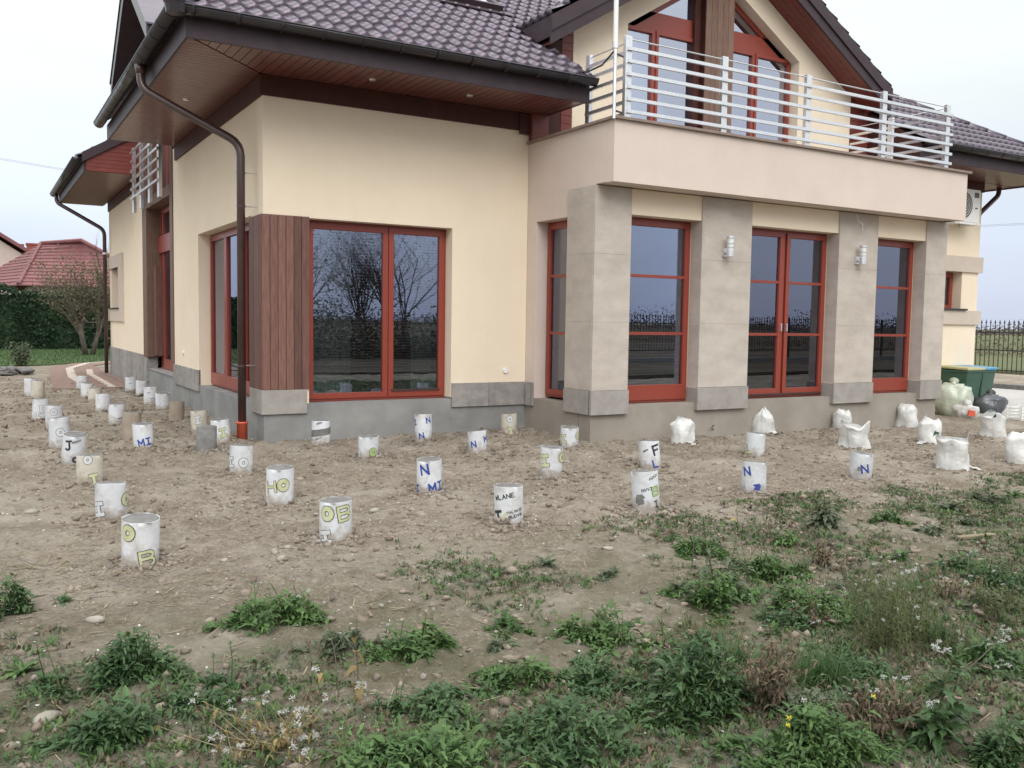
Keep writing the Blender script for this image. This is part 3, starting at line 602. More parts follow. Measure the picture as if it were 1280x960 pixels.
railing([(4.10, -2.0), (10.83, -2.0)], [(x, -2.0, .05, .03) for x in (4.13, 5.79, 7.44, 9.14, 10.74)], 4.2, 5.25, RZ, 5.215, .045)
railing([(4.22, -1.0), (4.22, -1.96)], [(4.22, -1.03, .03, .045)], 4.2, 5.25, RZ, 5.215, .03)
railing([(10.78, -1.96), (10.78, -.02)], [(10.78, -.9, .03, .045)], 4.2, 5.25, RZ, 5.215, .03)
# french balcony railing on the side wall
railing([(-.2, 9.4), (-.2, 6.1)], [(-.2, y, .03, .09) for y in (6.2, 7.25, 8.3, 9.3)], 3.75, 5.1, [4.05+.19*i for i in range(6)], 5.06, .05)

# ------------------------------------------------------------------ roof
SL = .61; E0 = -1.25; EZ = 4.88
XR = 16.2; YB = 16.55
AP = ((E0+XR)/2, (E0+YB)/2)
def fz(y): return EZ+SL*(y-E0)
def lz(x): return EZ+SL*(x-E0)
dk = MB(); o_ = -.035
h1 = min(AP[0]-E0, AP[1]-E0)
ap = (AP[0], E0+h1)           # apex of front hips
Zf = lambda y: fz(y)+o_
Zl = lambda x: lz(x)+o_
dk.poly([(E0, E0, Zf(E0)), (4.18, E0, Zf(E0)), (4.18, .75, Zf(.75)), (7.6, 4.17, Zf(4.17)), (11.3, .47, Zf(.47)), (11.3, E0, Zf(E0)), (XR, E0, Zf(E0)), (ap[0], ap[1], Zf(ap[1]))])
dk.poly([(E0, E0, Zl(E0)), (ap[0], ap[1], Zl(ap[0])), (ap[0], YB-h1, Zl(ap[0])), (E0, YB, Zl(E0)), (E0, 9.68, Zl(E0)), (.1, 9.68, Zl(.1)), (.1, 5.72, Zl(.1)), (E0, 5.72, Zl(E0))])
dk.poly([(XR, E0, Zf(E0)), (XR, YB, Zf(E0)), (ap[0], YB-h1, Zf(ap[1])), (ap[0], ap[1], Zf(ap[1]))])
dk.poly([(E0, YB, Zf(E0)), (ap[0], YB-h1, Zf(ap[1])), (XR, YB, Zf(E0))])
roof = dk.build('roof', 'tile', house)

TW, TL = .2, .35
def tile_mb(u=Vector((1, 0, 0)), v=Vector((0, 1, 0)), n=Vector((0, 0, 1)), o=Vector((0, 0, 0))):
    mb = MB(); N = 10
    prof = [.038*(.5+.5*math.cos(2*math.pi*(j/N-.58)+.55*math.sin(2*math.pi*(j/N-.58))))**.75 for j in range(N+1)]; prof[N] = prof[0]
    for k, (vv, up) in enumerate(((-.003, -.024), (0., .044), (TL*.5, .020), (TL+.03, -.004))):
        for j in range(N+1):
            p = o+u*(TW*j/N+(.0015 if j == N else 0))+v*vv+n*(up+prof[j]*(1 if k else .75)); mb.v.append(tuple(p))
    for k in range(3):
        for j in range(N):
            a = k*(N+1)+j; mb.f.append((a, a+1, a+N+2, a+N+1))
    return mb
def tilefield(o, u, v, ncol, nrow, clips, pieces_rows, stuff, par):
    """tiles of one slope; whole tiles in the lowest rows are single pieces, the others go to one joined mesh"""
    o, u, v = Vector(o), Vector(u).normalized(), Vector(v).normalized(); n = u.cross(v).normalized()
    if n.z < 0: n = -n
    me = None
    for r in range(nrow):
        for c in range(ncol):
            b = o+u*(TW*c)+v*(TL*r)
            cs = [b, b+u*TW, b+v*TL, b+u*TW+v*TL]
            ds = [[(p-Vector(cp)).dot(Vector(cn_)) for p in cs] for cp, cn_ in clips]
            if any(max(d) <= .01 for d in ds): continue
            whole = all(min(d) >= -.002 for d in ds)
            if whole and r < pieces_rows:
                if me is None: me = tile_mb(u, v, n).mesh('roof_tile', 'tile', True)
                t = obj('roof_tile', me, par, b+n*random.uniform(0, .003))
            else:
                t = tile_mb(u, v, n, b)
                if not whole:
                    bm = bmesh.new(); tmp = bpy.data.meshes.new('t'); tmp.from_pydata(t.v, [], t.f); bm.from_mesh(tmp); bpy.data.meshes.remove(tmp)
                    for (cp, cn_), d in zip(clips, ds):
                        if min(d) < 0: bmesh.ops.bisect_plane(bm, geom=bm.verts[:]+bm.edges[:]+bm.faces[:], plane_co=cp, plane_no=cn_, clear_inner=True)
                    bm.verts.index_update(); stuff.add([q.co for q in bm.verts], [[q.index for q in fc.verts] for fc in bm.faces]); bm.free()
                else: stuff.add(t.v, t.f)
st = MB()
vf = (0, 1, SL)
tilefield((E0, E0+.02, EZ-.005), (1, 0, 0), vf, 27, 13, [((E0+.04, E0, 0), (1, -1, 0)), ((4.16, 0, 0), (-1, 0, 0))], 10, st, roof)
tilefield((4.15, E0+.02, EZ-.005), (1, 0, 0), vf, 18, 15, [((4.15, .70, 0), (-1, 1, 0))], 0, st, roof)
tilefield((11.3, E0+.02, EZ-.005), (1, 0, 0), vf, 25, 12, [((XR-.04, E0, 0), (-1, -1, 0))], 0, st, roof)
tilefield((E0+.02, E0, EZ-.005), (0, 1, 0), (1, 0, SL), 35, 7, [((E0, E0+.04, 0), (-1, 1, 0)), ((0, 5.7, 0), (0, -1, 0))], 0, st, roof)
tilefield((E0+.02, 9.7, EZ-.005), (0, 1, 0), (1, 0, SL), 34, 6, [((0, YB-.05, 0), (-1, -1, 0))], 0, st, roof)
# dormer slopes
DC, DA, DV = 7.6, 8.16, -.5
dorm = MB()
for sgn in (-1, 1):
    xe = DC+sgn*3.64
    dorm.prism([(DC, DV+.03, DA-.03), (xe, DV+.03, DA-.61*3.64-.03), (xe, DV+.03, DA-.61*3.64-.30), (DC, DV+.03, DA-.42)], (0, 6.5, 0))
dorm.build('dormer_roof', 'fascia', house)
tilefield((DC-3.66, DV, DA-.61*3.66), (0, 1, 0), (1, 0, .61), 22, 10, [((DC, 0, 0), (-1, 0, 0))], 0, st, roof)
tilefield((DC+3.66, DV, DA-.61*3.66), (0, 1, 0), (-1, 0, .61), 22, 10, [((DC, 0, 0), (1, 0, 0))], 0, st, roof)
st.build('roof_tiles', 'tile', roof, smooth=True, kind='stuff')
# hip and ridge caps
def caps(a, b, par, r=.085, L=.38):
    a, b = Vector(a), Vector(b); n = int((b-a).length/L); d = (b-a).normalized(); s = d.cross(Vector((0, 0, 1))).normalized(); up = s.cross(d)
    mb = MB(); K = 8
    for k, (t, rr) in enumerate(((0, r*1.08), (L+.03, r*.92))):
        for j in range(K+1):
            an = math.pi*(j/K*1.1-.05); mb.v.append(tuple(d*t+s*rr*math.cos(an)+up*(rr*math.sin(an)*.8)))
    mb.f = [(j, j+1, K+2+j, K+1+j) for j in range(K)]+[tuple(range(K+1))]
    me = mb.mesh('hip_cap', 'tile', True)
    for i in range(n): obj('hip_cap', me, par, a+d*(L*i))
caps((E0, E0, EZ+.01), (E0+3.2, E0+3.2, EZ+.01+SL*3.2), roof)
caps((XR, E0, EZ+.01), (XR-5, E0+5, EZ+.01+SL*5), roof)
knob = MB(); N = 10
for i in range(6):
    a = math.pi*i/5; knob.v += [(E0-.02+.12*math.sin(a)*math.cos(2*math.pi*j/N), E0-.02+.12*math.sin(a)*math.sin(2*math.pi*j/N), EZ+.03+.10*math.cos(a)) for j in range(N)]
knob.f = [(i*N+j, i*N+(j+1) % N, (i+1)*N+(j+1) % N, (i+1)*N+j) for i in range(5) for j in range(N)]
knob.build('hip_end_cap', 'tile', roof, smooth=True)

# fascias, friezes, soffits
FZ0, FZ1 = 4.60, 4.84; SO = -1.10
def fasc(x0, x1, y0, y1, z0=FZ0-.02, z1=FZ1): return MB().box(x0, x1, y0, y1, z0, z1).build('fascia', 'fascia', house, bevel=.004)
fasc(SO-.03, 4.16, SO-.03, SO); fasc(SO-.03, SO, SO, 5.7); fasc(SO-.03, SO, 9.7, 16.4); fasc(11.3, 16.08, SO-.03, SO); fasc(16.05, 16.08, SO, 16.4)
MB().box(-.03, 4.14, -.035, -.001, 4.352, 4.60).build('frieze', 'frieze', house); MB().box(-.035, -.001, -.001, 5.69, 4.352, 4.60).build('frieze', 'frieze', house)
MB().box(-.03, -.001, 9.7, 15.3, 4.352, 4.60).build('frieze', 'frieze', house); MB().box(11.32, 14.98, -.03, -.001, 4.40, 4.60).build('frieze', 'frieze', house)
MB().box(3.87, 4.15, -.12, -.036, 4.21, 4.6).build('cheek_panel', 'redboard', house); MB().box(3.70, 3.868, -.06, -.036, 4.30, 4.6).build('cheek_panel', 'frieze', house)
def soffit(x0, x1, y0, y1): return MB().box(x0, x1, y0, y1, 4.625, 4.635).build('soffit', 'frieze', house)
def boards(par, fr, a0, a1, lo, hi, wd=.115):
    a = a0
    while a < a1-.01:
        b = min(a+wd-.010, a1); mb = MB()
        mb.prism([fr(a, lo(a)), fr(b, lo(b)), fr(b, hi(b)), fr(a, hi(a))], (0, 0, .018)); mb.build('soffit_board', 'soffit', par); a += wd
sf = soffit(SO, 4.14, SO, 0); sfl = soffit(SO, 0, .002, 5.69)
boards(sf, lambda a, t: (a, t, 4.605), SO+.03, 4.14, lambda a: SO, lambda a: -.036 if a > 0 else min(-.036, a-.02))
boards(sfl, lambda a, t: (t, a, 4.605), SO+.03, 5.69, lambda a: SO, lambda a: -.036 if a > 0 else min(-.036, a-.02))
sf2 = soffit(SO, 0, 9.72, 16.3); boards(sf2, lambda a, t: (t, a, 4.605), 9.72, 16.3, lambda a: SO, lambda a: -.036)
sf3 = soffit(11.32, 16.05, SO, 0); boards(sf3, lambda a, t: (a, t, 4.605), 11.32, 16.05, lambda a: SO, lambda a: -.036)
sf4 = soffit(14.96, 16.05, .003, 16.3); boards(sf4, lambda a, t: (t, a, 4.605), .004, 16.3, lambda a: 14.96, lambda a: 16.05)
for x, y in ((1.24, -.53), (2.64, -.5), (-.55, 1.9)):
    MB().tube([(x, y, 4.607), (x, y, 4.59)], [.045, .04], 14).build('soffit_light', 'steel', house)
# eave ends
MB().prism([(4.142, SO, 4.60), (4.142, .0, 4.60), (4.142, .0, fz(0)-.06), (4.142, SO, fz(SO)-.06)], (.02, 0, 0)).build('eave_end', 'fascia', house)
MB().prism([(11.302, SO, 4.60), (11.302, .0, 4.60), (11.302, .0, fz(0)-.06), (11.302, SO, fz(SO)-.06)], (.02, 0, 0)).build('eave_end', 'frieze', house)
MB().box(11.33, 14.9, .02, .1, 4.6, 5.5).build('eave_wall', 'frieze', house)
ee = MB().prism([(SO, 9.68, 4.605), (0, 9.68, 4.605), (0, 9.68, lz(0)-.2), (SO, 9.68, lz(SO)-.06)], (0, .02, 0)).build('eave_end', 'frieze', house)
for i in range(8):
    z0 = 4.61+.085*i; x0 = max(SO+.02, (z0-lz(SO)+.15)/SL+SO)
    if x0 < -.1: MB().box(x0, -.01, 9.655, 9.679, z0, z0+.08).build('board', 'redboard', ee)
MB().prism([(SO-.06, 9.60, lz(SO-.06)-.16), (.0, 9.60, lz(0)-.16), (0, 9.60, lz(0)+.04), (SO-.06, 9.60, lz(SO-.06)+.04)], (0, .05, 0)).build('verge_board', 'fascia', house)
# gutters
def gutter(pts, dirn, z=4.865, r=.085, nb=.48, joints=True):
    a, b = [Vector((*p, z)) for p in pts]; d = (b-a).normalized(); s = Vector((d.y, -d.x, 0))
    mb = MB(); K = 10; k0 = 0
    for p in (a, b):
        for rr in (r, r-.006):
            mb.v += [tuple(p+s*rr*math.cos(math.pi*j/K)-Vector((0, 0, 1))*rr*math.sin(math.pi*j/K)) for j in range(K+1)]
    n = K+1
    for j in range(K):
        mb.f.append((j, j+1, 2*n+j+1, 2*n+j)); mb.f.append((n+j, n+j+1, 3*n+j+1, 3*n+j))
    for e in (0, 2*n):
        mb.f.append(tuple(range(e, e+n)))
    mb.f += [(0, n, 3*n, 2*n), (K, n+K, 3*n+K, 2*n+K)]
    G = mb.build('gutter', 'gutter', house, smooth=True)
    for side in (-1, 1): MB().tube([a+s*r*side, b+s*r*side], .009, 6).build('gutter_lip', 'gutter', G)
    L = (b-a).length; t = nb/2; jm = MB(); rr = r+.014
    for q in (-.014, .014): jm.v += [tuple(d*q+s*rr*math.cos(math.pi*j/K)-Vector((0, 0, 1))*rr*math.sin(math.pi*j/K)) for j in range(K+1)]
    jm.f = [(j, j+1, n+j+1, n+j) for j in range(K)]; me = jm.mesh('gutter_bracket', 'ink_black', True)
    while t < L: obj('gutter_bracket', me, G, a+d*t); t += nb
gutter(((-1.33, -1.25), (4.17, -1.25)), 1); gutter(((-1.25, -1.33), (-1.25, 5.7)), 1); gutter(((-1.25, 9.66), (-1.25, 16.5)), 1)
gutter(((11.32, -1.25), (16.25, -1.25)), 1)
MB().tube([(-1.25, -1.25, 4.775), (-1.25, -1.25, 4.865)], [.10, .118], 12).build('gutter_corner', 'gutter', house)

def bent(path, r, n=10, rad=.16):
    P = [Vector(p) for p in path]; out = [P[0]]
    for a, b, c in zip(P[:-2], P[1:-1], P[2:]):
        u = (a-b).normalized(); v = (c-b).normalized(); q = min(rad, (a-b).length/2, (c-b).length/2)
        for t in (0, .25, .5, .75, 1):
            out.append((b+u*q)*(1-t)**2+b*2*t*(1-t)+(b+v*q)*t**2)
    out.append(P[-1]); return MB().tube(out, r, n)
D = bent([(-1.25, 1.15, 4.80), (-1.25, 1.15, 4.50), (-.2, .30, 3.78), (-.2, .30, .20)], .052, 12).build('downpipe', 'pipe', house, smooth=True)
MB().tube([(-1.25, 1.15, 4.68), (-1.25, 1.15, 4.79)], [.058, .075], 12).build('outlet', 'pipe', D, smooth=True)
MB().tube([(-.2, .30, -.1), (-.2, .30, .22), (-.2, .30, .225), (-.2, .30, .245)], [.068, .068, .078, .078], 14).build('pipe_foot', 'boot', D, smooth=True)
for z in (3.42, 3.0, .97):
    MB().tube([(-.2, .30, z-.015), (-.2, .30, z+.015)], .055, 12).build('pipe_clip', 'pipe', D); b_ = MB(); b_.tube([(-.16, .30, z), (-.0, .30, z)], .008, 6); b_.build('pipe_bracket', 'steel', D)
D = bent([(-1.215, 15.95, 4.80), (-1.215, 15.95, 4.58), (-.14, 15.1, 3.85), (-.14, 15.1, .02)], .05, 10).build('downpipe', 'pipe', house, smooth=True)
MB().tube([(-.14, 15.1, 3.2), (-.14, 15.1, 3.25)], .058, 10).build('pipe_bracket', 'steel', D)
D = bent([(15.85, .2, 4.62), (15.85, .2, 4.45), (15.12, .2, 3.95), (15.12, .2, -.05)], .05, 10).build('downpipe', 'pipe', house, smooth=True)
MB().tube([(15.12, .2, 2.6), (15.12, .2, 2.64)], .058, 10).build('pipe_bracket', 'steel', D)

# front gable over the balcony
zu = lambda x: 7.74-.61*abs(x-DC)
def zo(x): return 7.36-.61*abs(x-7.54)          # head of the glazed opening
L0, L1 = 5.65, 9.43
gw = [(4.64, 4.1), (L0, 4.1), (L0, zo(L0)), (7.54, zo(7.54)), (L1, zo(L1)), (L1, 4.1), (10.8, 4.1), (10.8, zu(10.8)), (DC, zu(DC)), (4.64, zu(4.64))]
gm = MB()
for q in ([0, 1, 2, 9], [2, 3, 8, 9], [3, 4, 7, 8], [4, 5, 6, 7]): gm.prism([(gw[i][0], .0, gw[i][1]) for i in q], (0, .3, 0))
gm.build('gable_wall', 'cream', house)
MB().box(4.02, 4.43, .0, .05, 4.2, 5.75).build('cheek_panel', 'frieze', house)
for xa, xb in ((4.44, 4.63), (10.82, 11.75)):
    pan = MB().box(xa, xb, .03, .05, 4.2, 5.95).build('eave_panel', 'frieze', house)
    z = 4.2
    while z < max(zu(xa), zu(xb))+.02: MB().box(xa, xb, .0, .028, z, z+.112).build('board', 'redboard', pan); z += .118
# gable soffit boards (sloping) and verge boards
for sgn in (-1, 1):
    par = MB().prism([(DC, -.005, zu(DC)+.03), (DC+sgn*3.6, -.005, zu(DC+3.6)+.03), (DC+sgn*3.6, -.005, zu(DC+3.6)+.05), (DC, -.005, zu(DC)+.05)], (0, -.46, 0)).build('gable_soffit', 'frieze', house)
    for i in range(4):
        y0 = -.01-.115*i
        MB().prism([(DC, y0, zu(DC)), (DC+sgn*3.6, y0, zu(DC+3.6)), (DC+sgn*3.6, y0, zu(DC+3.6)+.025), (DC, y0, zu(DC)+.025)], (0, -.11, 0)).build('soffit_board', 'redboard', par)
    for off, d0, d1, zz in ((.0, DV-.0, DV+.03, (.02, .24)), (.0, DV-.03, DV-.001, (.20, .40))):
        MB().prism([(DC, d0, zu(DC)-.02+zz[0]), (DC+sgn*3.68, d0, zu(DC+3.68)-.02+zz[0]), (DC+sgn*3.68, d0, zu(DC+3.68)+zz[1]), (DC, d0, zu(DC)+zz[1])], (0, d1-d0, 0)).build('verge_board', 'fascia', house)
    xe = DC+sgn*3.62
    MB().box(min(xe, xe+sgn*.03), max(xe, xe+sgn*.03), DV+.03, 1.6, DA-.61*3.64-.32, DA-.61*3.64-.02).build('fascia', 'fascia', house)
chk = MB().box(4.02, 4.05, .06, 2, 5.2, 5.7).build('dormer_cheek', 'frieze', house)
for i in range(12): MB().box(3.99, 4.018, .06+.115*i, .165+.115*i, 5.3, 5.66).build('board', 'frieze', chk)
# glazing of the gable
fr = MB(); y0, y1 = .2, .29
for xa, xb in ((L0, 7.24), (7.86, L1)):
    fr.box(xa, xb, y0, y1, 6.27, 6.56)
    fr.box(xa, xa+.03, y0, y1, 4.15, 6.27); fr.box(xb-.03, xb, y0, y1, 4.15, 6.27); fr.box(xa+.03, xb-.03, y0, y1, 4.15, 4.22)
    xm = (xa+xb)/2-.10; fr.box(xm-.02, xm+.02, y0-.002, y1, 4.22, 6.27)
G = fr.build('gable_window', 'redframe', house, bevel=.004)
for xa, xb in ((L0, 7.24), (7.86, L1)):
    xm = (xa+xb)/2-.10
    for p, q in ((xa+.03, xm-.02), (xm+.02, xb-.03)):
        s = MB(); s.box(p, q, y0-.02, y0+.04, 6.21, 6.27); s.box(p, q, y0-.02, y0+.04, 4.22, 4.30); s.box(p, p+.05, y0-.021, y0+.04, 4.30, 6.21); s.box(q-.05, q, y0-.021, y0+.04, 4.30, 6.21); s.build('sash', 'redframe', G, bevel=.003)
        MB().box(p+.045, q-.045, .225, .231, 4.295, 6.215).build('pane', 'glass_sky', G)
    x0, x1 = xa, xb
    pts = [(x0, .23, 6.56), (x1, .23, 6.56), (x1, .23, max(6.57, zo(x1)-.02)), (x0, .23, max(6.57, zo(x0)-.02))]
    MB().prism(pts, (0, .006, 0)).build('pane', 'glass_sky', G)
    # sloping head bar
    MB().prism([(x0, .2, zo(x0)-.10), (x1, .2, zo(x1)-.10), (x1, .2, zo(x1)-.001), (x0, .2, zo(x0)-.001)], (0, .09, 0)).build('head_bar', 'redframe', G)
MB().box(7.12, 7.24, .13, .29, 4.14, zo(7.12)).build('window_post', 'frieze', house)
po = MB().box(7.26, 7.84, .02, .19, 4.14, zo(7.2)-.01).build('gable_post', 'frieze', house)
for i in range(5): MB().box(7.24+.124*i, 7.24+.124*i+.119, -.004, .018, 4.142, 7.1).build('plank', 'brownwood', po, bevel=.003)
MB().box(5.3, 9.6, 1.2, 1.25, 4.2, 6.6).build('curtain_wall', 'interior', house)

# side gable (over the french balcony)
SC, SA, SV = 7.73, 8.25, -.5
sg = MB()
for sgn in (-1, 1):
    ye = SC+sgn*2.38
    sg.prism([(SV, SC, SA), (SV, ye, SA-.71*2.38), (SV, ye, SA-.71*2.38-.26), (SV, SC, SA-.33)], (6, 0, 0))
sg.build('dormer_roof', 'fascia', house)
for sgn in (-1, 1):
    ye = SC+sgn*2.40
    MB().prism([(SV-.03, SC, SA+.03), (SV-.03, ye, SA-.71*2.40+.03), (SV-.03, ye, SA-.71*2.40-.26), (SV-.03, SC, SA-.33)], (.028, 0, 0)).build('verge_board', 'gutter', house)
    MB().prism([(SV-.05, SC, SA+.05), (SV-.05, ye+sgn*.02, SA-.71*2.42+.05), (SV-.05, ye+sgn*.02, SA-.71*2.42+.02), (SV-.05, SC, SA+.02)], (4, 0, 0)).build('verge_flashing', 'tile', house)
MB().prism([(.05, 6.02, 5.4), (.05, 9.52, 5.4), (.05, 9.52, 6.75), (.05, SC, SA-.35), (.05, 6.02, 6.75)], (.12, 0, 0)).build('gable_wall', 'frieze', house)
for y in (5.95, 9.5): MB().box(.02, 2.5, y, y+.06, 5.2, 6.7).build('dormer_cheek', 'frieze', house)

# roof window
sk = MB(); nrm = Vector((0, -SL, 1)).normalized(); uv = Vector((0, 1, SL)).normalized()
def onroof(x, t, h): p = Vector((x, 1.26, fz(1.26)))+uv*t+nrm*h; return tuple(p)
def rbox(mb, x0, x1, t0, t1, h0, h1):
    k = len(mb.v); mb.v += [onroof(*c) for c in ((x0,t0,h0),(x1,t0,h0),(x1,t1,h0),(x0,t1,h0),(x0,t0,h1),(x1,t0,h1),(x1,t1,h1),(x0,t1,h1))]
    mb.f += [(k+a,k+b,k+c,k+d) for a,b,c,d in ((0,3,2,1),(4,5,6,7),(0,1,5,4),(1,2,6,5),(2,3,7,6),(3,0,4,7))]
rbox(sk, 3.08, 4.12, 0, .09, -.02, .13); rbox(sk, 3.08, 4.12, 1.1, 1.2, -.02, .13); rbox(sk, 3.08, 3.17, .09, 1.1, -.02, .129); rbox(sk, 4.03, 4.12, .09, 1.1, -.02, .129)
K = sk.build('roof_window', 'fascia', house, bevel=.006)
pn = MB(); rbox(pn, 3.17, 4.03, .09, 1.1, .09, .10); pn.build('pane', 'glass_sky', K)
ap_ = MB(); rbox(ap_, 2.98, 4.22, -.16, -.002, .03, .05); ap_.build('flashing', 'fascia', K)

# ------------------------------------------------------------------ things fixed to the house
def wall_lamp(x, z, label):
    t = thing('wall_lamp', label, 'lamp', (x, -1.727, z), group='wall lamps on the bay pillars')
    MB().box(-.05, .05, -.02, .0, -.02, .10).build('back_plate', 'steel', t, bevel=.004)
    MB().tube([(0, -.02, .03), (0, -.10, .03)], .022, 10).build('arm', 'steel', t, smooth=True)
    MB().tube([(0, -.115, -.02), (0, -.115, .07)], .055, 16).build('socket_cup', 'steel', t)
    MB().tube([(0, -.115, .071), (0, -.115, .239)], .048, 16).build('lamp_glass', 'lamp_glass', t)
    for i in range(2): MB().tube([(0, -.115, .105+.055*i), (0, -.115, .125+.055*i)], .056, 16).build('ring', 'steel', t)
    MB().tube([(0, -.115, .24), (0, -.115, .27)], .058, 16).build('lamp_cap', 'steel', t)
wall_lamp(6.16, 2.58, 'steel cylinder wall lamp on the pillar right of the single-sash bay window')
wall_lamp(9.0, 2.60, 'steel cylinder wall lamp on the pillar before the last bay window')
ac = thing('air_conditioner', 'white air conditioner outdoor unit on brackets under the far eave', 'air conditioner', (13.95, -.34, 3.7))
MB().box(-.42, .42, -.0, .30, 0, .66).build('casing', 'white', ac, bevel=.015)
MB().tube([(-.12, -.004, .33), (-.12, -.012, .33)], .27, 28).build('fan_grille', 'cement', ac)
for r_ in (.06, .11, .16, .21, .26):
    MB().tube([(-.12+r_*math.cos(a), -.018, .33+r_*math.sin(a)) for a in [2*math.pi*i/24 for i in range(25)]], .005, 5, cap=False).build('grille_ring', 'white', ac)
MB().box(.22, .36, -.006, .0, .5, .6).build('badge', 'cement', ac); MB().box(.25, .33, -.008, -.006, .28, .30).build('badge', 'ink_black', ac)
for s in (-.3, .3): MB().box(s-.02, s+.02, -.05, .335, -.05, -.002).build('bracket', 'white', ac)
MB().box(-.4, .4, -.03, .0, -.045, -.01).build('bracket_rail', 'white', ac)
mast = thing('mast', 'thin white pole lashed upright to the balcony railing corner', 'pole', (3.815, -2.16, 4.15))
MB().tube([(0, 0, 0), (0, 0, .90)], .022, 10).build('lower_tube', 'steel', mast); MB().tube([(0, 0, .85), (-.005, 0, 1.8), (-.005, 0, 3.0)], .03, 10).build('upper_tube', 'white', mast)
MB().tube([(0, 0, .86), (0, 0, .94)], .038, 10).build('coupler', 'steel', mast)
for z in (.10, .80): MB().tube([(0, 0, z), (.22, .13, z+.02)], .012, 6).build('clamp', 'iron', mast)
obj('cable', MB().tube([(3.82, -2.12, 4.98), (3.95, -1.7, 4.93), (4.0, -1.3, 4.94), (4.02, -.95, 5.02)], .012, 6).mesh('cable', 'ink_black'), label='thin dark cable strung from the pole along the balcony railing', category='cable')
obj('loose_wire', MB().tube([(8.95, -1.73, 3.36), (8.97, -1.76, 3.25), (9.05, -1.77, 3.22), (9.08, -1.75, 3.12)], .006, 5).mesh('loose_wire', 'white'), label='loose pale wire end hanging from the top of a bay pillar', category='wire')
# ------------------------------------------------------------------ footing tubes
def arc(cx, cy, rx, ry, a0, a1, n=14): return [(cx+rx*math.cos(R(a0+(a1-a0)*i/n)), cy+ry*math.sin(R(a0+(a1-a0)*i/n))) for i in range(n+1)]
GLY = {
 'I': [[(.12, 0), (.88, 0)], [(.12, 1), (.88, 1)], [(.5, 0), (.5, 1)]], 'O': [arc(.5, .5, .36, .38, 0, 360, 18)],
 'N': [[(0, 0), (0, 1), (1, 0), (1, 1)]], 'M': [[(0, 0), (0, 1), (.5, .35), (1, 1), (1, 0)]], 'H': [[(0, 0), (0, 1)], [(1, 0), (1, 1)], [(0, .5), (1, .5)]],
 'B': [[(0, 0), (0, 1), (.55, 1)], arc(.55, .76, .38, .24, 90, -90, 8), [(0, .52), (.55, .52)], arc(.55, .26, .45, .26, 90, -90, 8), [(.55, 0), (0, 0)]],
 'D': [[(.5, 0), (0, 0), (0, 1), (.5, 1)], arc(.5, .5, .5, .5, 90, -90, 10)], 'L': [[(0, 1), (0, 0), (.85, 0)]], 'F': [[(0, 0), (0, 1), (.9, 1)], [(0, .52), (.7, .52)]],
 'E': [[(.85, 0), (0, 0), (0, 1), (.85, 1)], [(0, .52), (.7, .52)]], 'P': [[(0, 0), (0, 1), (.5, 1)], arc(.5, .75, .42, .25, 90, -90, 8), [(.5, .5), (0, .5)]],
 'R': [[(0, 0), (0, 1), (.5, 1)], arc(.5, .75, .42, .25, 90, -90, 8), [(.5, .5), (0, .5)], [(.4, .5), (.9, 0)]],
 'S': [arc(.5, .75, .45, .25, 30, 270, 10)+arc(.5, .25, .45, .25, 90, -150, 10)], 'K': [[(0, 0), (0, 1)], [(.9, 1), (0, .45)], [(.25, .6), (.9, 0)]],
 'U': [[(0, 1), (0, .3)]+arc(.5, .3, .5, .3, 180, 360, 8)+[(1, 1)]], 'W': [[(0, 1), (.25, 0), (.5, .7), (.75, 0), (1, 1)]], 'A': [[(0, 0), (.5, 1), (1, 0)], [(.2, .38), (.8, .38)]],
 'T': [[(0, 1), (1, 1)], [(.5, 1), (.5, 0)]], 'V': [[(0, 1), (.5, 0), (1, 1)]], 'J': [[(.2, 1), (.95, 1)], [(.65, 1), (.65, .25)]+arc(.35, .25, .3, .25, 0, -150, 8)],
 '-': [[(0, .5), (1.6, .5)]], '=': [[(-1.9, .25), (2.9, .75)]], '~': [[(-1, .1), (-.7, .5)], [(-.4, .15), (-.3, .6)], [(0, .2), (.3, .25)], [(.1, .6), (.4, .65)], [(.7, .3), (.75, .75)], [(1.1, .35), (1.5, .45)], [(1.2, .8), (1.5, .85)], [(1.9, .5), (2.0, .9)]], '(': [arc(.9, .5, .6, .5, 110, 250, 10)], 'X': [[(0, .2), (.9, .35)], [(.1, .6), (1, .7)], [(.1, .45), (.8, .5)], [(.3, .05), (.9, .15)], [(.2, .8), (.8, .85)]],
 '*': [[(.1*i+(.13*j % .3), .12+.22*j), (.1*i+.09+(.13*j % .3), .16+.22*j)] for i in range(0, 9, 2) for j in range(4)],
}
TR = .116
def stroke(mb, pts, th, rad, ph0, zc):
    for i in range(len(pts)-1):
        (xa, za), (xb, zb) = pts[i], pts[i+1]; L = math.hypot(xb-xa, zb-za)
        if L < 1e-6: continue
        ux, uz = (xb-xa)/L, (zb-za)/L; e = th*.42; xa_, za_ = xa-ux*e, za-uz*e; L2 = L+2*e; n = max(1, int(L2*abs(ux)/.012)+1)
        rr = rad+.00012*(len(mb.f) % 5)
        for k in range(n):
            q = []
            for t, s in ((k/n, -1), ((k+1)/n, -1), ((k+1)/n, 1), (k/n, 1)):
                x = xa_+ux*L2*t-uz*th/2*s; z = za_+uz*L2*t+ux*th/2*s
                a = ph0+x/rad; q.append((rr*math.sin(a), -rr*math.cos(a), zc+z))
            mb.poly(q)
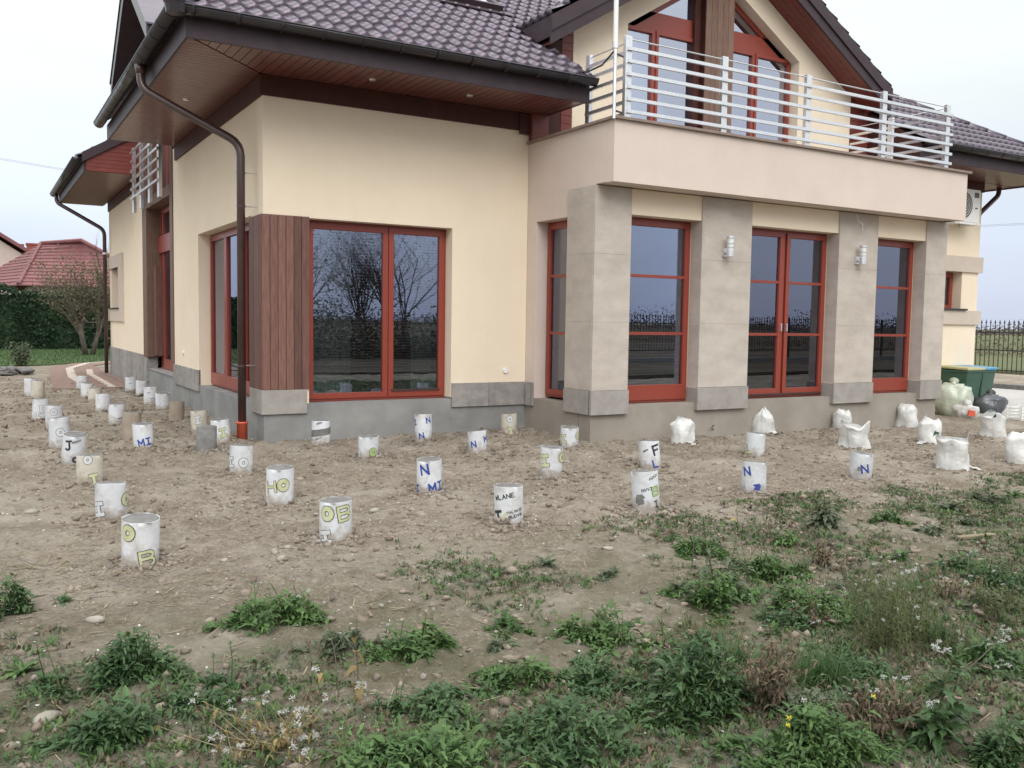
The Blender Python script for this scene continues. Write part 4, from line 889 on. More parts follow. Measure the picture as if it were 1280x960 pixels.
def decal(par, prints, h, rad):
    for txt, ph, z, ch, sty in prints:
        if not sty: continue
        L = {}
        def mbf(m_): return L.setdefault(m_, MB())
        W = ch*(1.0 if sty[0] == 'o' else .82); gap = ch*.30; ro = R({'o': 9, 'b': 10, 'k': 11}.get(sty[0], 0)); cro, sro = math.cos(ro), math.sin(ro); n = len(txt); tot = n*W+(n-1)*gap; z0 = z-ch/2
        for i, c in enumerate(txt):
            if c not in GLY: continue
            xo = -tot/2+i*(W+gap)
            for st_ in GLY[c]:
                pts = [(xo+x*W, y*ch-ch/2) for x, y in st_]; pts = [(x*cro-y*sro, x*sro+y*cro+ch/2) for x, y in pts]
                pts = [(x, min(max(y, -z0+.01), h-z0-.008)) for x, y in pts]
                if sty[0] == 'o':
                    fk = .55 if c in 'BH' else 1; stroke(mbf('ink_black'), pts, ch*(.35*fk+.09), rad+.0012, R(ph), z0)
                    stroke(mbf({'y': 'ink_yellow', 'w': 'ink_white', 'g': 'ink_green'}[sty[1]]), pts, ch*.35*fk, rad+.0026, R(ph), z0)
                else:
                    stroke(mbf({'k': 'ink_black', 'b': 'ink_blue', 'y': 'ink_yellow', 's': 'cement'}[sty]), pts, (max(ch*.22, .0032) if c not in '*=~' else {'*': .013, '=': .085, '~': .007}[c]), rad+.0012, R(ph), z0)
        top = None
        for m_, mb in L.items(): top = mb.build('lettering' if top is None else 'lettering_fill', m_, par if top is None else top)
for i, (x, y, h, tl, look, pr, lab) in enumerate(TUBES):
    rg = random.Random(i*13+5); z = gz(x, y)-.012
    t_ = Vector((CAM.x-x, CAM.y-y)).normalized(); rz = math.atan2(t_.y, t_.x)+math.pi/2
    T = thing('footing_tube', lab, 'footing tube', (x, y, z), rot=(R(tl[0]+rg.uniform(-1.5, 1.5)), R(tl[1]+rg.uniform(-1.8, 1.8)), rz), group='concrete-filled footing tubes set out in rows')
    h += .012; N = 36; mb = MB(); ring = []; lev = [-.06, .0, h*.33, h*.66, h-.004, h]; s1, s2 = rg.uniform(0, 6), rg.uniform(0, 6); cut = rg.uniform(.004, .012)
    for q, zz in enumerate(lev):
        for j in range(N):
            a = 2*math.pi*j/N; wob = 1-.008*(1+math.sin(2*a+s1+q*.8))-.005*(1+math.sin(5*a+s2+q*1.7))
            top = cut*math.sin(a+s1) if q >= 4 else 0
            mb.v.append((TR*wob*math.sin(a)-(.0 if q else 0), -TR*wob*math.cos(a), zz+top))
    mb.f = [(q*N+j, q*N+(j+1) % N, (q+1)*N+(j+1) % N, (q+1)*N+j) for q in range(len(lev)-1) for j in range(N)]
    k = len(mb.v)                                        # inner lip
    for zz, rr in ((h, TR-.002), (h-.03, TR-.002)):
        for j in range(N):
            a = 2*math.pi*j/N; mb.v.append((rr*math.sin(a), -rr*math.cos(a), zz+cut*math.sin(a+s1)))
    b0 = (len(lev)-1)*N
    mb.f += [(b0+j, b0+(j+1) % N, k+(j+1) % N, k+j) for j in range(N)]+[(k+j, k+(j+1) % N, k+N+(j+1) % N, k+N+j) for j in range(N)]
    if look != 'cement': mb.build('sleeve', look, T, smooth=True)
    core = MB(); M_ = 20; rc = TR-.004 if look != 'cement' else TR
    for rr, zz in ((rc, -.05 if look == 'cement' else h-.05), (rc, h-.003), (rc*.86, h+.003), (rc*.45, h+.006)):
        for j in range(M_): a = 2*math.pi*j/M_; core.v.append((rr*math.cos(a)*(1+.01*rg.uniform(-1, 1)), rr*math.sin(a), zz+rg.uniform(-.003, .003)+(cut*(math.cos(a)*math.cos(s1)-math.sin(a)*math.sin(s1))*(rr/rc) if zz > h*.5 and look != 'cement' else 0)))
    core.f = [(q*M_+j, q*M_+(j+1) % M_, (q+1)*M_+(j+1) % M_, (q+1)*M_+j) for q in range(3) for j in range(M_)]+[tuple(range(3*M_, 4*M_))]
    core.build('concrete_core', 'cement', T, smooth=True)
    if look not in ('cement', 'cardboard') and y < 6:                       # overlapped seam of the wrapped sheet
        sm_ = MB(); a0 = rg.uniform(-1.2, 1.2); n_ = 6
        for zz in (.0, h-.012):
            for q in range(n_+1): a = a0+.34*q/n_; sm_.v.append(((TR+.0045)*math.sin(a), -(TR+.0045)*math.cos(a), zz))
        sm_.f = [(q, q+1, n_+2+q, n_+1+q) for q in range(n_)]
        if not pr: sm_.build('seam', look, T, smooth=True)
    if pr: decal(T, pr, h, TR-.0005)
    if False:                                # mortar spilled round the foot
        sp = MB(); M_ = 26
        for q, rr in enumerate((.10, .13, .155, .185)):
            for j in range(M_):
                a = 2*math.pi*j/M_; r2 = rr*(1+(.45*math.sin(a*1+i)+.2*math.sin(3*a+i*2)+.12*rg.uniform(-1, 1))*(q/3)); sp.v.append((r2*math.cos(a), r2*math.sin(a), (.035, .028, .014, -.03)[q]+rg.uniform(-.006, .006)))
        sp.f = [(q*M_+j, q*M_+(j+1) % M_, (q+1)*M_+(j+1) % M_, (q+1)*M_+j) for q in range(3) for j in range(M_)]
        sp.build('mortar_spill', 'mortar', T, smooth=True)

# ------------------------------------------------------------------ plastic bags over stubs
def crumple(nv, nu, prof, rg, amp, ears=0, sq=0.):
    mb = MB(); ph = [rg.uniform(0, 6.28) for _ in range(10)]
    for q in range(nv+1):
        t = q/nv; r, z = prof(t)
        for j in range(nu):
            a = 2*math.pi*j/nu; k = 1+sq*(abs(math.cos(2*a+ph[9]))**1.5-.4)
            fold = 0
            for m_ in range(1, 6): fold += abs(math.sin((m_*1.5+1)*a+ph[m_]+t*(m_-2.5)*1.8))*(.5/m_)
            rr = r*k*(1-amp*(fold-.45)+.10*math.sin(2*a+ph[0]+t*2.2)+.05*math.sin(3*a+ph[3]-t*4)+.035*math.sin(9*t+ph[5]+2*a))
            zz = z+(.02*math.sin(3*a+ph[7])+.012*math.sin(7*a+ph[8]))*t
            if ears and t > .8: zz += ears*max(0, math.cos(2*a+ph[6]))**3*(t-.8)/.2-.25*ears*(t-.8)/.2
            mb.v.append((rr*math.cos(a)+rg.uniform(-.004, .004), rr*math.sin(a)+rg.uniform(-.004, .004), zz))
    mb.f = [(q*nu+j, q*nu+(j+1) % nu, (q+1)*nu+(j+1) % nu, (q+1)*nu+j) for q in range(nv) for j in range(nu)]+[tuple(range(nv*nu, (nv+1)*nu))]
    return mb
for i, (x, y, h, r, kd, lab) in enumerate(BAGS):
    rg = random.Random(40+i); T = thing('plastic_bag', lab, 'bag', (x, y, gz(x, y)-.02), rz=rg.uniform(0, 6), group='white plastic bags pulled over footing stubs')
    h += .02
    def prof(t, h=h, r=r, kd=kd):
        if kd == 1: rr = r*float(np.interp(t, [0, .5, .7, .82, .92, 1], [1.1, 1, .9, .6, .3, .12]))
        elif kd == 2: rr = r*(1.05-.10*math.sin(t*3.1)+.0*t)
        else: rr = r*(1.12-.12*t) if t < .85 else r*(1.0-2.2*(t-.85))
        return rr, h*t
    crumple(22, 64, prof, rg, .085, ears=.085 if kd == 2 else .035, sq=.14 if kd == 2 else .06).build('bag_body', 'bag', T, smooth=True)
    tail = MB(); a0 = rg.uniform(0, 6)
    for q in range(5):
        for s in (-1, 1): tail.v.append(((r+.03+.035*q)*math.cos(a0+s*(.35-.05*q))*.9, (r+.03+.035*q)*math.sin(a0+s*(.35-.05*q))*.9, .05-.008*q+.01*s*(q % 2)))
    tail.f = [(2*q, 2*q+1, 2*q+3, 2*q+2) for q in range(4)]; tail.build('loose_hem', 'bag', T)
    if kd == 3:
        g_ = MB(); t_ = Vector((CAM.x-x, CAM.y-y)).normalized(); bz = math.atan2(t_.y, t_.x)-T.rotation_euler[2]+.5
        g_.prism([((r*1.02)*math.cos(bz+u), (r*1.02)*math.sin(bz+u), z_) for u, z_ in ((-.3, .1), (.25, .09), (.3, .18), (-.1, .2))], (.012*math.cos(bz), .012*math.sin(bz), 0)); g_.build('print', 'bin_green', T)

def sack(name, lab, x, y, h, r, mat, amp, seed, sz=1., grp=None):
    rg = random.Random(seed); T = thing(name, lab, 'rubbish bag', (x, y, gz(x, y)-.01))
    def prof(t): return r*(.75+.45*math.sin(min(1, t*1.05)*2.55)**1.0)*(1 if t < .9 else .6), h*t
    crumple(18, 40, prof, rg, amp, ears=.03).build('sack_body', mat, T, smooth=True)
    mb = MB(); mb.tube([(0, 0, h*.97), (.03, .01, h*1.03), (.07, .03, h*1.10)], [.05, .035, .09], 9); mb.build('tied_neck', mat, T); return T
sack('rubbish_sack', 'bulging clear rubbish sack of plastic bottles at the bay end', 13.15, -.75, .62, .30, 'bag_clear', .20, 3)
sack('rubbish_sack', 'knotted black rubbish sack between the bins and the paving', 14.05, -.95, .40, .24, 'bag_black', .2, 4)
t = sack('litter_bag', 'torn white litter bag with an orange wrapper showing', 12.75, -1.30, .26, .19, 'bag', .3, 9)
MB().prism([(-.16, -.13, .08), (-.06, -.2, .07), (-.05, -.2, .17), (-.15, -.14, .19)], (-.02, -.03, 0)).build('wrapper', 'boot', t)
def bin_(x, y, lidm, lab, rz):
    z = -.09; T = thing('wheelie_bin', lab, 'bin', (x, y, z), rz=rz)
    mb = MB(); lo, hi = (.20, .24), (.26, .32)
    mb.v = [(s*w_, u*d_, zz) for w_, d_, zz in ((*lo, .06), (*hi, .84)) for s, u in ((-1, -1), (1, -1), (1, 1), (-1, 1))]
    mb.f = [(0, 3, 2, 1), (4, 5, 6, 7), (0, 1, 5, 4), (1, 2, 6, 5), (2, 3, 7, 6), (3, 0, 4, 7)]; mb.build('bin_body', 'bin_green', T, bevel=.02)
    MB().box(-.275, .275, -.335, .335, .80, .838).build('rim', 'bin_green', T, bevel=.008)
    ld = MB(); ld.prism([(-.285, -.35, .845), (.285, -.35, .845), (.285, .34, .87), (-.285, .34, .87)], (0, 0, .045)); ld.build('lid', lidm, T, bevel=.012)
    MB().tube([(-.2, .37, .83), (.2, .37, .83)], .016, 8).build('handle', 'bin_green', T)
    for s in (-1, 1): MB().tube([(s*.19, .24, .085), (s*.235, .24, .085)], .09, 16).build('wheel', 'iron', T)
bin_(13.95, -.36, 'lid_yellow', 'green wheelie bin with yellow lid against the far wall', .0)
bin_(14.5, -.3, 'lid_blue', 'green wheelie bin with blue lid beside the yellow-lidded one', .1)
cr_ = thing('crate', 'small white mesh crate on the edge of the concrete paving', 'crate', (13.72, -1.75, gz(13.72, -1.75)))
MB().box(-.18, .18, -.14, .14, .0, .02).build('base', 'bag', cr_)
for s in (-1, 1):
    for k in range(4): MB().box(-.18, .18, s*.14-.006, s*.14+.006, .03+.06*k, .055+.06*k).build('slat', 'white', cr_); MB().box(s*.18-.006, s*.18+.006, -.14, .14, .03+.06*k, .055+.06*k).build('slat', 'white', cr_)
    for u in (-1, 1): MB().box(s*.18-.012, s*.18+.012, u*.14-.012, u*.14+.012, 0, .27).build('corner_post', 'white', cr_)
obj('rebar_stub', MB().tube([(5.9, -1.9, .16), (6.02, -1.72, .1), (6.1, -1.68, .06)], .008, 6).mesh('rebar_stub', 'cement'), label='short bent steel rod leaning against the bay plinth', category='rod')
for i, (x, y, L_, a, lab) in enumerate(((4.4, -4.2, .3, .4, 'short weathered stick on the dirt between two printed tubes'), (9.0, -3.5, .5, .1, 'grey board offcut lying beside the white bags'), (3.3, -7.5, .35, -.2, 'pale broken stick among the sparse weed tufts'), (11.6, -3.2, .9, .15, 'long grey timber offcut near the rubbish sacks'))):
    z = gz(x, y); o = obj('timber_offcut', MB().prism([(-L_/2, -.03, 0), (L_/2, -.025, 0), (L_/2, .03, 0), (-L_/2, .022, 0)], (0, 0, .022)).mesh('timber_offcut', 'straw' if i != 3 else 'bark', bevel=.003), None, (x, y, z+.006), a, label=lab, category='wood')

# ------------------------------------------------------------------ iron fence
fe = thing('iron_fence', 'black wrought iron picket fence along the far side of the driveway', 'fence', (21.6, 3, -.1))
MB().box(-.14, .14, -6, 14, -.1, .14).build('base_wall', 'cement', fe)
for z in (.50, 1.06, 1.56): MB().box(-.015, .015, -6, 14, z, z+.035).build('rail', 'iron', fe)
pk = MB(); pk.box(-.009, .009, -.009, .009, .45, 1.84); pk.prism([(-.018, -.018, 1.84), (.018, -.018, 1.84), (.018, .018, 1.84), (-.018, .018, 1.84)], (0, 0, .02)); pk.add([(-.014, -.014, 1.86), (.014, -.014, 1.86), (.014, .014, 1.86), (-.014, .014, 1.86), (0, 0, 1.95)], [(0, 1, 4), (1, 2, 4), (2, 3, 4), (3, 0, 4)])
pkm = pk.mesh('picket', 'iron')
for i in range(148): obj('picket', pkm, fe, (.026, -5.9+.134*i, 0))
for y in (-5.9, -3.4, -.9, 1.6, 4.1, 6.6, 9.1, 11.6, 13.9): MB().box(-.035, .035, y-.035, y+.035, .1, 1.9).build('post', 'iron', fe)

# ------------------------------------------------------------------ vegetation tools
def leafcloud(n, centre_fn, size, mat, name, parent, seed, asp=.5, **kw):
    rs = np.random.RandomState(seed); P = centre_fn(rs, n); n = len(P)
    a = rs.normal(size=(n, 3)); a /= np.linalg.norm(a, axis=1)[:, None]; b = np.cross(a, rs.normal(size=(n, 3))); b /= np.linalg.norm(b, axis=1)[:, None]
    s = (size*rs.uniform(.55, 1.35, n))[:, None]
    V = np.stack([P-a*s, P-b*s*asp, P+a*s, P+b*s*asp], 1).reshape(-1, 3)
    return obj(name, fastmesh(name, V, np.arange(4*n).reshape(-1, 4), mat), parent, **kw)
def branches(mb, p, d, L, r, depth, rg, tips, spread=.55, n=6, up=.12):
    P = [Vector(p)]; rad = [r]; d = Vector(d).normalized(); seg = 4
    for i in range(seg):
        d = (d+Vector((rg.uniform(-1, 1), rg.uniform(-1, 1), rg.uniform(-.5, 1)+up))*.13).normalized(); P.append(P[-1]+d*L/seg); rad.append(r*(1-.5*(i+1)/seg))
    mb.tube(P, rad, n, cap=False); tips.append(P[-1])
    if depth <= 0: return
    for k in range(rg.choice((2, 3, 3))+(1 if depth > 2 else 0)):
        i = rg.randint(1, seg); ax = Vector((rg.gauss(0, 1), rg.gauss(0, 1), rg.gauss(0, .6)+up)).normalized()
        branches(mb, P[i], (d*(1-spread)+ax*spread).normalized(), L*rg.uniform(.55, .8), rad[i]*.62, depth-1, rg, tips, spread, max(3, n-1), up)
def bare_tree(name, lab, loc, H, depth, seed, leaves=0, spread=.5, stems=1, grp=None, lmat='twig_leaf', lsize=.05, th=1.):
    rg = random.Random(seed); T = thing(name, lab, 'tree', loc, group=grp); tr = MB(); cr2 = MB(); tips = []
    for s in range(stems):
        a = rg.uniform(0, 6.28); lean = .25 if stems > 1 else .05
        p0 = Vector((.12*math.cos(a)*(stems > 1), .12*math.sin(a)*(stems > 1), -.1)); d = Vector((lean*math.cos(a), lean*math.sin(a), 1)).normalized(); h0 = H*.3
        tr.tube([p0, p0+d*h0*.5, p0+d*h0], [H*.022*th, H*.018*th, H*.015*th], 8)
        for k in range(5):
            branches(cr2, p0+d*h0*rg.uniform(.6, 1), (d+Vector((rg.uniform(-1, 1), rg.uniform(-1, 1), rg.uniform(.2, .9)))*spread*1.1).normalized(), H*.34, H*.011*th, depth, rg, tips, spread)
    tr.build('trunk', 'bark', T, smooth=True); cr2.build('crown', 'bark', T)
    if leaves:
        tp = np.array([t[:] for t in tips])
        leafcloud(leaves, lambda rs, n: tp[rs.randint(0, len(tp), n)]+rs.normal(0, H*.03, (n, 3)), lsize, lmat, 'leaves', T, seed, kind='stuff')
    return T

# hedge, shrub, saplings, neighbour houses on the left
def hedge_pts(rs, n):
    x = rs.uniform(-26, 14, n); z = rs.uniform(.02, 1, n); f = rs.uniform(0, 1, n)
    top = 2.55+.12*np.sin(x*2.1)+.08*np.sin(x*5.3)+.1*rs.normal(size=n)
    s = np.where(f < .72, rs.uniform(-.12, .22, n)+.12*np.sin(x*3+z*4), rs.uniform(.0, 1.3, n)); zz = np.where(f < .72, z*top, top-rs.uniform(0, .15, n))
    return np.stack([x, 33.0+s, zz], 1)
H_ = thing('hedge', 'tall clipped dark evergreen hedge behind the lawn', 'hedge', (0, 0, 0))
leafcloud(52000, hedge_pts, .07, 'hedge_leaf', 'foliage', H_, 3, kind='stuff')
MB().box(-26, 14, 33.18, 34.2, -.1, 2.4).build('inner_twigs', 'hedge_leaf', H_)
def shrub_at(x, y, H, seed, lab, n, **k): return bare_tree('shrub_tree', lab, (x, y, .0), H, 3, seed, leaves=n, stems=3, spread=.62, lsize=.05, **k)
shrub_at(.55, 27.0, 4.6, 5, 'loose half-bare shrub tree growing in front of the evergreen hedge', 2600)
bare_tree('sapling', 'thin bare poplar sapling rising above the red roof ridge', (2.3, 37, 0), 6.6, 2, 12, spread=.2)
bare_tree('sapling', 'thin bare sapling beside the villa corner beyond the hedge', (3.6, 36.2, 0), 5.6, 2, 14, spread=.22)
bare_tree('sapling', 'spindly bare sapling left of the poplar, over the red roof', (-.2, 38, 0), 4.9, 2, 16, spread=.2)
def rowroof(par, corners, ridge, mat='roof_red', rows=13):
    """hip roof built from overlapping courses: corners front-left, front-right, back-right, back-left; ridge two points"""
    A, B, C_, D_ = [Vector(c) for c in corners]; P, Q = [Vector(c) for c in ridge]
    mb = MB()
    for (a, b, c, d) in ((A, B, Q, P), (B, C_, Q, Q), (C_, D_, P, Q), (D_, A, P, P)):
        for i in range(rows):
            t0, t1 = i/rows, (i+1)/rows; lift = Vector((0, 0, .06))
            mb.poly([a.lerp(d, t0)+lift, b.lerp(c, t0)+lift, b.lerp(c, t1), a.lerp(d, t1)])
            mb.poly([a.lerp(d, t0), b.lerp(c, t0), b.lerp(c, t0)+lift, a.lerp(d, t0)+lift])
    r_ = mb.build('roof', mat, par)
    hp = MB()
    for s, e in ((A, P), (B, Q), (P, Q)): hp.tube([s+Vector((0, 0, .08)), e+Vector((0, 0, .08))], .11, 6)
    hp.build('hip_caps', mat, r_); return r_
n1 = thing('bungalow', 'low neighbouring bungalow with wine-red hipped tile roof behind the hedge', 'house', (1.2, 47, 0))
rowroof(n1, [(-2.4, -4, 3.05), (5.2, -4, 3.05), (5.2, 9, 3.05), (-5.2, 9, 3.05)], [(-.9, 3.4, 5.75), (1.0, 0, 5.8)])
MB().box(-1.9, 4.7, -3.5, 6.5, -.1, 3.04).build('wall', 'pinkwall', n1)
MB().box(-.9, .3, -3.52, -3.505, 1, 2.2).build('window', 'glass', n1); MB().box(1.6, 2.8, -3.52, -3.505, 1, 2.2).build('window', 'glass', n1)
n2 = thing('neighbour_house', 'pale pink neighbouring house with red roof verge and brick chimneys', 'house', (-3.6, 62, 0))
MB().prism([(-4, 0, -.1), (3.6, 0, -.1), (3.6, 0, 5.6), (-.4, 0, 8.3), (-4, 0, 6)], (0, 9, 0)).build('wall', 'pinkwall', n2)
for s, (xa, za) in ((1, (4.5, 5.35)), (-1, (-5, 5.6))): MB().prism([(-.4, -.5, 8.45), (xa, -.5, za), (xa, -.5, za+.25), (-.4, -.5, 8.75)], (0, 10, 0)).build('roof', 'roof_red', n2)
for x_, w_, z_ in ((3.0, .5, 6.5), (4.2, .45, 6.6)):
    c = MB().box(x_-w_, x_+w_, 2, 3, 4.5, z_).build('chimney', 'brick_red', n2); MB().box(x_-w_-.06, x_+w_+.06, 1.94, 3.06, z_, z_+.12).build('chimney_cap', 'brick_red', c)
# shrub and debris heap at the left edge
def leafy_shrub(x, y, w_, h_, n, seed, lab, mat='leaf_grey', size=.05):
    T = thing('shrub', lab, 'shrub', (x, y, gz(x, y))); rg = random.Random(seed); mb = MB(); tips = []
    for k in range(9): branches(mb, (0, 0, -.03), (rg.uniform(-1, 1)*w_, rg.uniform(-1, 1)*w_, h_*1.2), h_*.6, .012, 1, rg, tips, .4, 5)
    mb.build('stems', 'bark', T); tp = np.array([t[:] for t in tips])
    leafcloud(n, lambda rs, n: tp[rs.randint(0, len(tp), n)]*rs.uniform(.35, 1.05, n)[:, None]+rs.normal(0, .07, (n, 3)), size, mat, 'foliage', T, seed, kind='stuff')
leafy_shrub(-2.05, 19.6, .55, .75, 900, 5, 'untidy green shrub at the lawn edge near the heap of slabs')
leafy_shrub(-3.3, 21.5, .5, .5, 500, 8, 'small green shrub at the lawn edge beyond the heap of slabs')
hp = thing('rubble_heap', 'small heap of broken grey slabs and rubble beside the lawn', 'rubble', (-2.5, 15.6, .02)); rg = random.Random(3)
for i in range(14):
    o = MB().box(-rg.uniform(.1, .25), rg.uniform(.1, .25), -rg.uniform(.08, .2), rg.uniform(.08, .2), -.025, .025).build('slab_piece', 'cement', hp, bevel=.006)
    o.location = (rg.uniform(-.7, .5), rg.uniform(-.6, .6), .03+.025*(i % 4)); o.rotation_euler = (rg.uniform(-.4, .4), rg.uniform(-.4, .4), rg.uniform(0, 3))

# distant woods all round the plain (reads as one mass)
def ring_pts(rs, n):
    a = rs.uniform(0, 2*math.pi, n); r = 190+60*rs.uniform(0, 1, n)+20*np.sin(a*5)
    top = 3.2+1.1*np.sin(a*7+1)+.8*np.sin(a*19)+.6*np.sin(a*43)
    z = np.abs(rs.normal(0, .5, n)).clip(0, 1.25)*np.maximum(top, 1.6)
    return np.stack([r*np.cos(a), r*np.sin(a), z], 1)
fw = leafcloud(90000, ring_pts, .30, 'wood_far', 'far_woods', None, 21, asp=.55, kind='stuff', label='far line of leafless woods on the horizon', category='woods')
def verge_pts(rs, n):
    y = rs.uniform(-60, 90, n); x = 46+6*rs.uniform(0, 1, n); z = np.abs(rs.normal(0, .55, n))*(1.0+.3*np.sin(y*.7)+.25*np.sin(y*1.9))
    return np.stack([x, y, z], 1)
leafcloud(34000, verge_pts, .085, 'leaf_brown', 'rough_verge', None, 23, asp=.3, kind='stuff', label='rough brown weeds along the field beyond the fence', category='weeds')
# trees across the plot behind the viewer: they show mirrored in the panes
GRP = 'bare trees across the plot'
for i, (x, y, H, lv, lab) in enumerate(((8.6, -27, 6.6, 700, 'half-bare tree across the plot mirrored in the big window'), (13.4, -30, 7.0, 500, 'taller half-bare tree across the plot beside the first one'), (6.6, -30, 5.6, 500, 'bushy half-bare tree across the plot behind the others'), (24.5, -20.5, 7.0, 60, 'bare tree across the plot mirrored in the bay window'), (14.5, -29, 7.5, 700, 'far half-bare tree at the back of the plot'))):
    bare_tree('bare_tree', lab, (x, y, gz(x, y)), H, 4 if i < 2 else 3, 60+i, leaves=lv, stems=3 if i != 3 else 1, spread=.45, grp=GRP, lsize=.05, th=.5)
# boundary fence mirrored in the panes; brush added out of view to darken reflections
def thick_pts(rs, n):
    x = rs.uniform(-14, 17, n); z = np.abs(rs.normal(0, .5, n)).clip(0, 1.3)*(2.0+.7*np.sin(x*.9)+.4*np.sin(x*2.3)); return np.stack([x, -22.5+1.8*rs.normal(0, .6, n), z], 1)
leafcloud(40000, thick_pts, .07, 'added_thicket', 'added_thicket', None, 27, asp=.4, kind='stuff', label='added mass of dark brush opposite the villa, out of view, darkening the pane reflections', category='added_thicket')
fe2 = thing('iron_fence', 'black iron picket fence closing the plot opposite the bay', 'fence', (18, -19.5, .0))
MB().box(0, 32, -.12, .12, -.1, .2).build('base_wall', 'cement', fe2)
for z in (.50, 1.56): MB().box(0, 32, -.015, .015, z, z+.035).build('rail', 'iron', fe2)
for i in range(228): obj('picket', pkm, fe2, (.1+.14*i, .03, 0))
for i in range(11): MB().box(3.1*i+.1, 3.1*i+.17, -.035, .035, .1, 1.9).build('post', 'iron', fe2)
# overhead wires with their poles
def power_line(pts, lab, pole_lab):
    for k, (x, y, z) in enumerate(pts):
        T = thing('utility_pole', pole_lab[k], 'pole', (x, y, -.1)); MB().tube([(0, 0, 0), (0, 0, z+.5)], [.16, .10], 8).build('pole_shaft', 'cement', T); MB().box(-.7, .7, -.05, .05, z-.05, z+.05).build('crossarm', 'cement', T)
    (x0, y0, z0), (x1, y1, z1) = pts
    for s in (-.6, .6):
        P = [(x0+(x1-x0)*t+s, y0+(y1-y0)*t, z0+(z1-z0)*t-4*1.1*t*(1-t)+.05) for t in [i/20 for i in range(21)]]
        obj('power_wire', MB().tube(P, .011, 4).mesh('power_wire', 'iron'), label=lab, category='wire', group='overhead wires')
power_line([(-40, 52, 16.0), (24, 92, 15)], 'thin overhead wire crossing the sky past the left eaves', ['concrete utility pole outside the view by the left houses', 'concrete utility pole hidden behind the villa'])
power_line([(58, 74, 11), (96, -28, 12)], 'thin overhead wire crossing the sky above the iron fence', ['concrete utility pole in the fields behind the villa', 'concrete utility pole in the fields past the iron fence'])
# ------------------------------------------------------------------ weeds of the foreground
def leafblade(mb, p, az, el, L, W, rg, lob=0, droop=1.0, seg=5):
    d = Vector((math.cos(az)*math.cos(el), math.sin(az)*math.cos(el), math.sin(el))); s = Vector((-math.sin(az), math.cos(az), 0)); s = (s+Vector((0, 0, rg.uniform(-.5, .5)))).normalized()
    P = Vector(p); k = len(mb.v); e = el
    for i in range(seg+1):
        t = i/seg; wd = W*math.sin(math.pi*(.12+.88*t)**.8)*(1 if not lob else (1.25 if i % 2 else .45)); wd = max(wd, .0006)
        if i == seg: wd = .0006
        mb.v += [tuple(P-s*wd+Vector((0, 0, wd*.35))), tuple(P), tuple(P+s*wd+Vector((0, 0, wd*.35)))]
        e -= droop*(.9/seg); P = P+Vector((math.cos(az)*math.cos(e), math.sin(az)*math.cos(e), math.sin(e)))*L/seg
    for i in range(seg):
        a = k+i*3; mb.f += [(a, a+1, a+4, a+3), (a+1, a+2, a+5, a+4)]
def grassblade(mb, p, az, el, L, W, droop, seg=4):
    s = Vector((-math.sin(az), math.cos(az), 0)); P = Vector(p); k = len(mb.v); e = el
    for i in range(seg+1):
        wd = W*(1-i/seg)+.0003; mb.v += [tuple(P-s*wd), tuple(P+s*wd)]
        P = P+Vector((math.cos(az)*math.cos(e), math.sin(az)*math.cos(e), math.sin(e)))*L/seg; e -= droop/seg
    for i in range(seg): a = k+2*i; mb.f.append((a, a+1, a+3, a+2))
def ball(mb, p, r, n=6):
    p = Vector(p); k = len(mb.v); mb.v.append(tuple(p+Vector((0, 0, r))))
    for t in (.8, 1.6, 2.4): mb.v += [tuple(p+Vector((r*math.sin(t)*math.cos(2*math.pi*j/n+t), r*math.sin(t)*math.sin(2*math.pi*j/n+t), r*math.cos(t)))) for j in range(n)]
    mb.v.append(tuple(p-Vector((0, 0, r))))
    mb.f += [(k, k+1+j, k+1+(j+1) % n) for j in range(n)]
    for q in range(2): mb.f += [(k+1+q*n+j, k+1+(q+1)*n+j, k+1+(q+1)*n+(j+1) % n, k+1+q*n+(j+1) % n) for j in range(n)]
    e = k+1+3*n; mb.f += [(e, k+1+2*n+(j+1) % n, k+1+2*n+j) for j in range(n)]
def localz(x, y, dx, dy): return gz(x+dx, y+dy)-gz(x, y)
def stalk(mb, p, az, lean, L, rg, r=.004):
    P = [Vector(p)]; d = Vector((math.cos(az)*lean, math.sin(az)*lean, 1)).normalized()
    for i in range(5): d = (d+Vector((rg.uniform(-1, 1), rg.uniform(-1, 1), 0))*.10).normalized(); P.append(P[-1]+d*L/5)
    mb.tube(P, [r*(1-.55*i/5) for i in range(6)], 5, cap=False); return P
def heads(P, n, rg, mat, name, T, rad=.011):
    mb = MB()
    for k in range(n):
        c = Vector(rg.choice(P))+Vector((rg.gauss(0, .02), rg.gauss(0, .02), rg.uniform(-.005, .03))); r = rad*rg.uniform(.6, 1.25); ball(mb, c, r*.45, 5)
        for q in range(16):                              # bristles of the seed head
            d = Vector((rg.gauss(0, 1), rg.gauss(0, 1), rg.gauss(.25, 1))).normalized(); e = d.orthogonal().normalized()*r*.16
            mb.poly([c+d*r*.3-e*.3, c+d*r-e, c+d*r*1.08, c+d*r+e])
    mb.build(name, mat, T, smooth=True, kind='stuff')
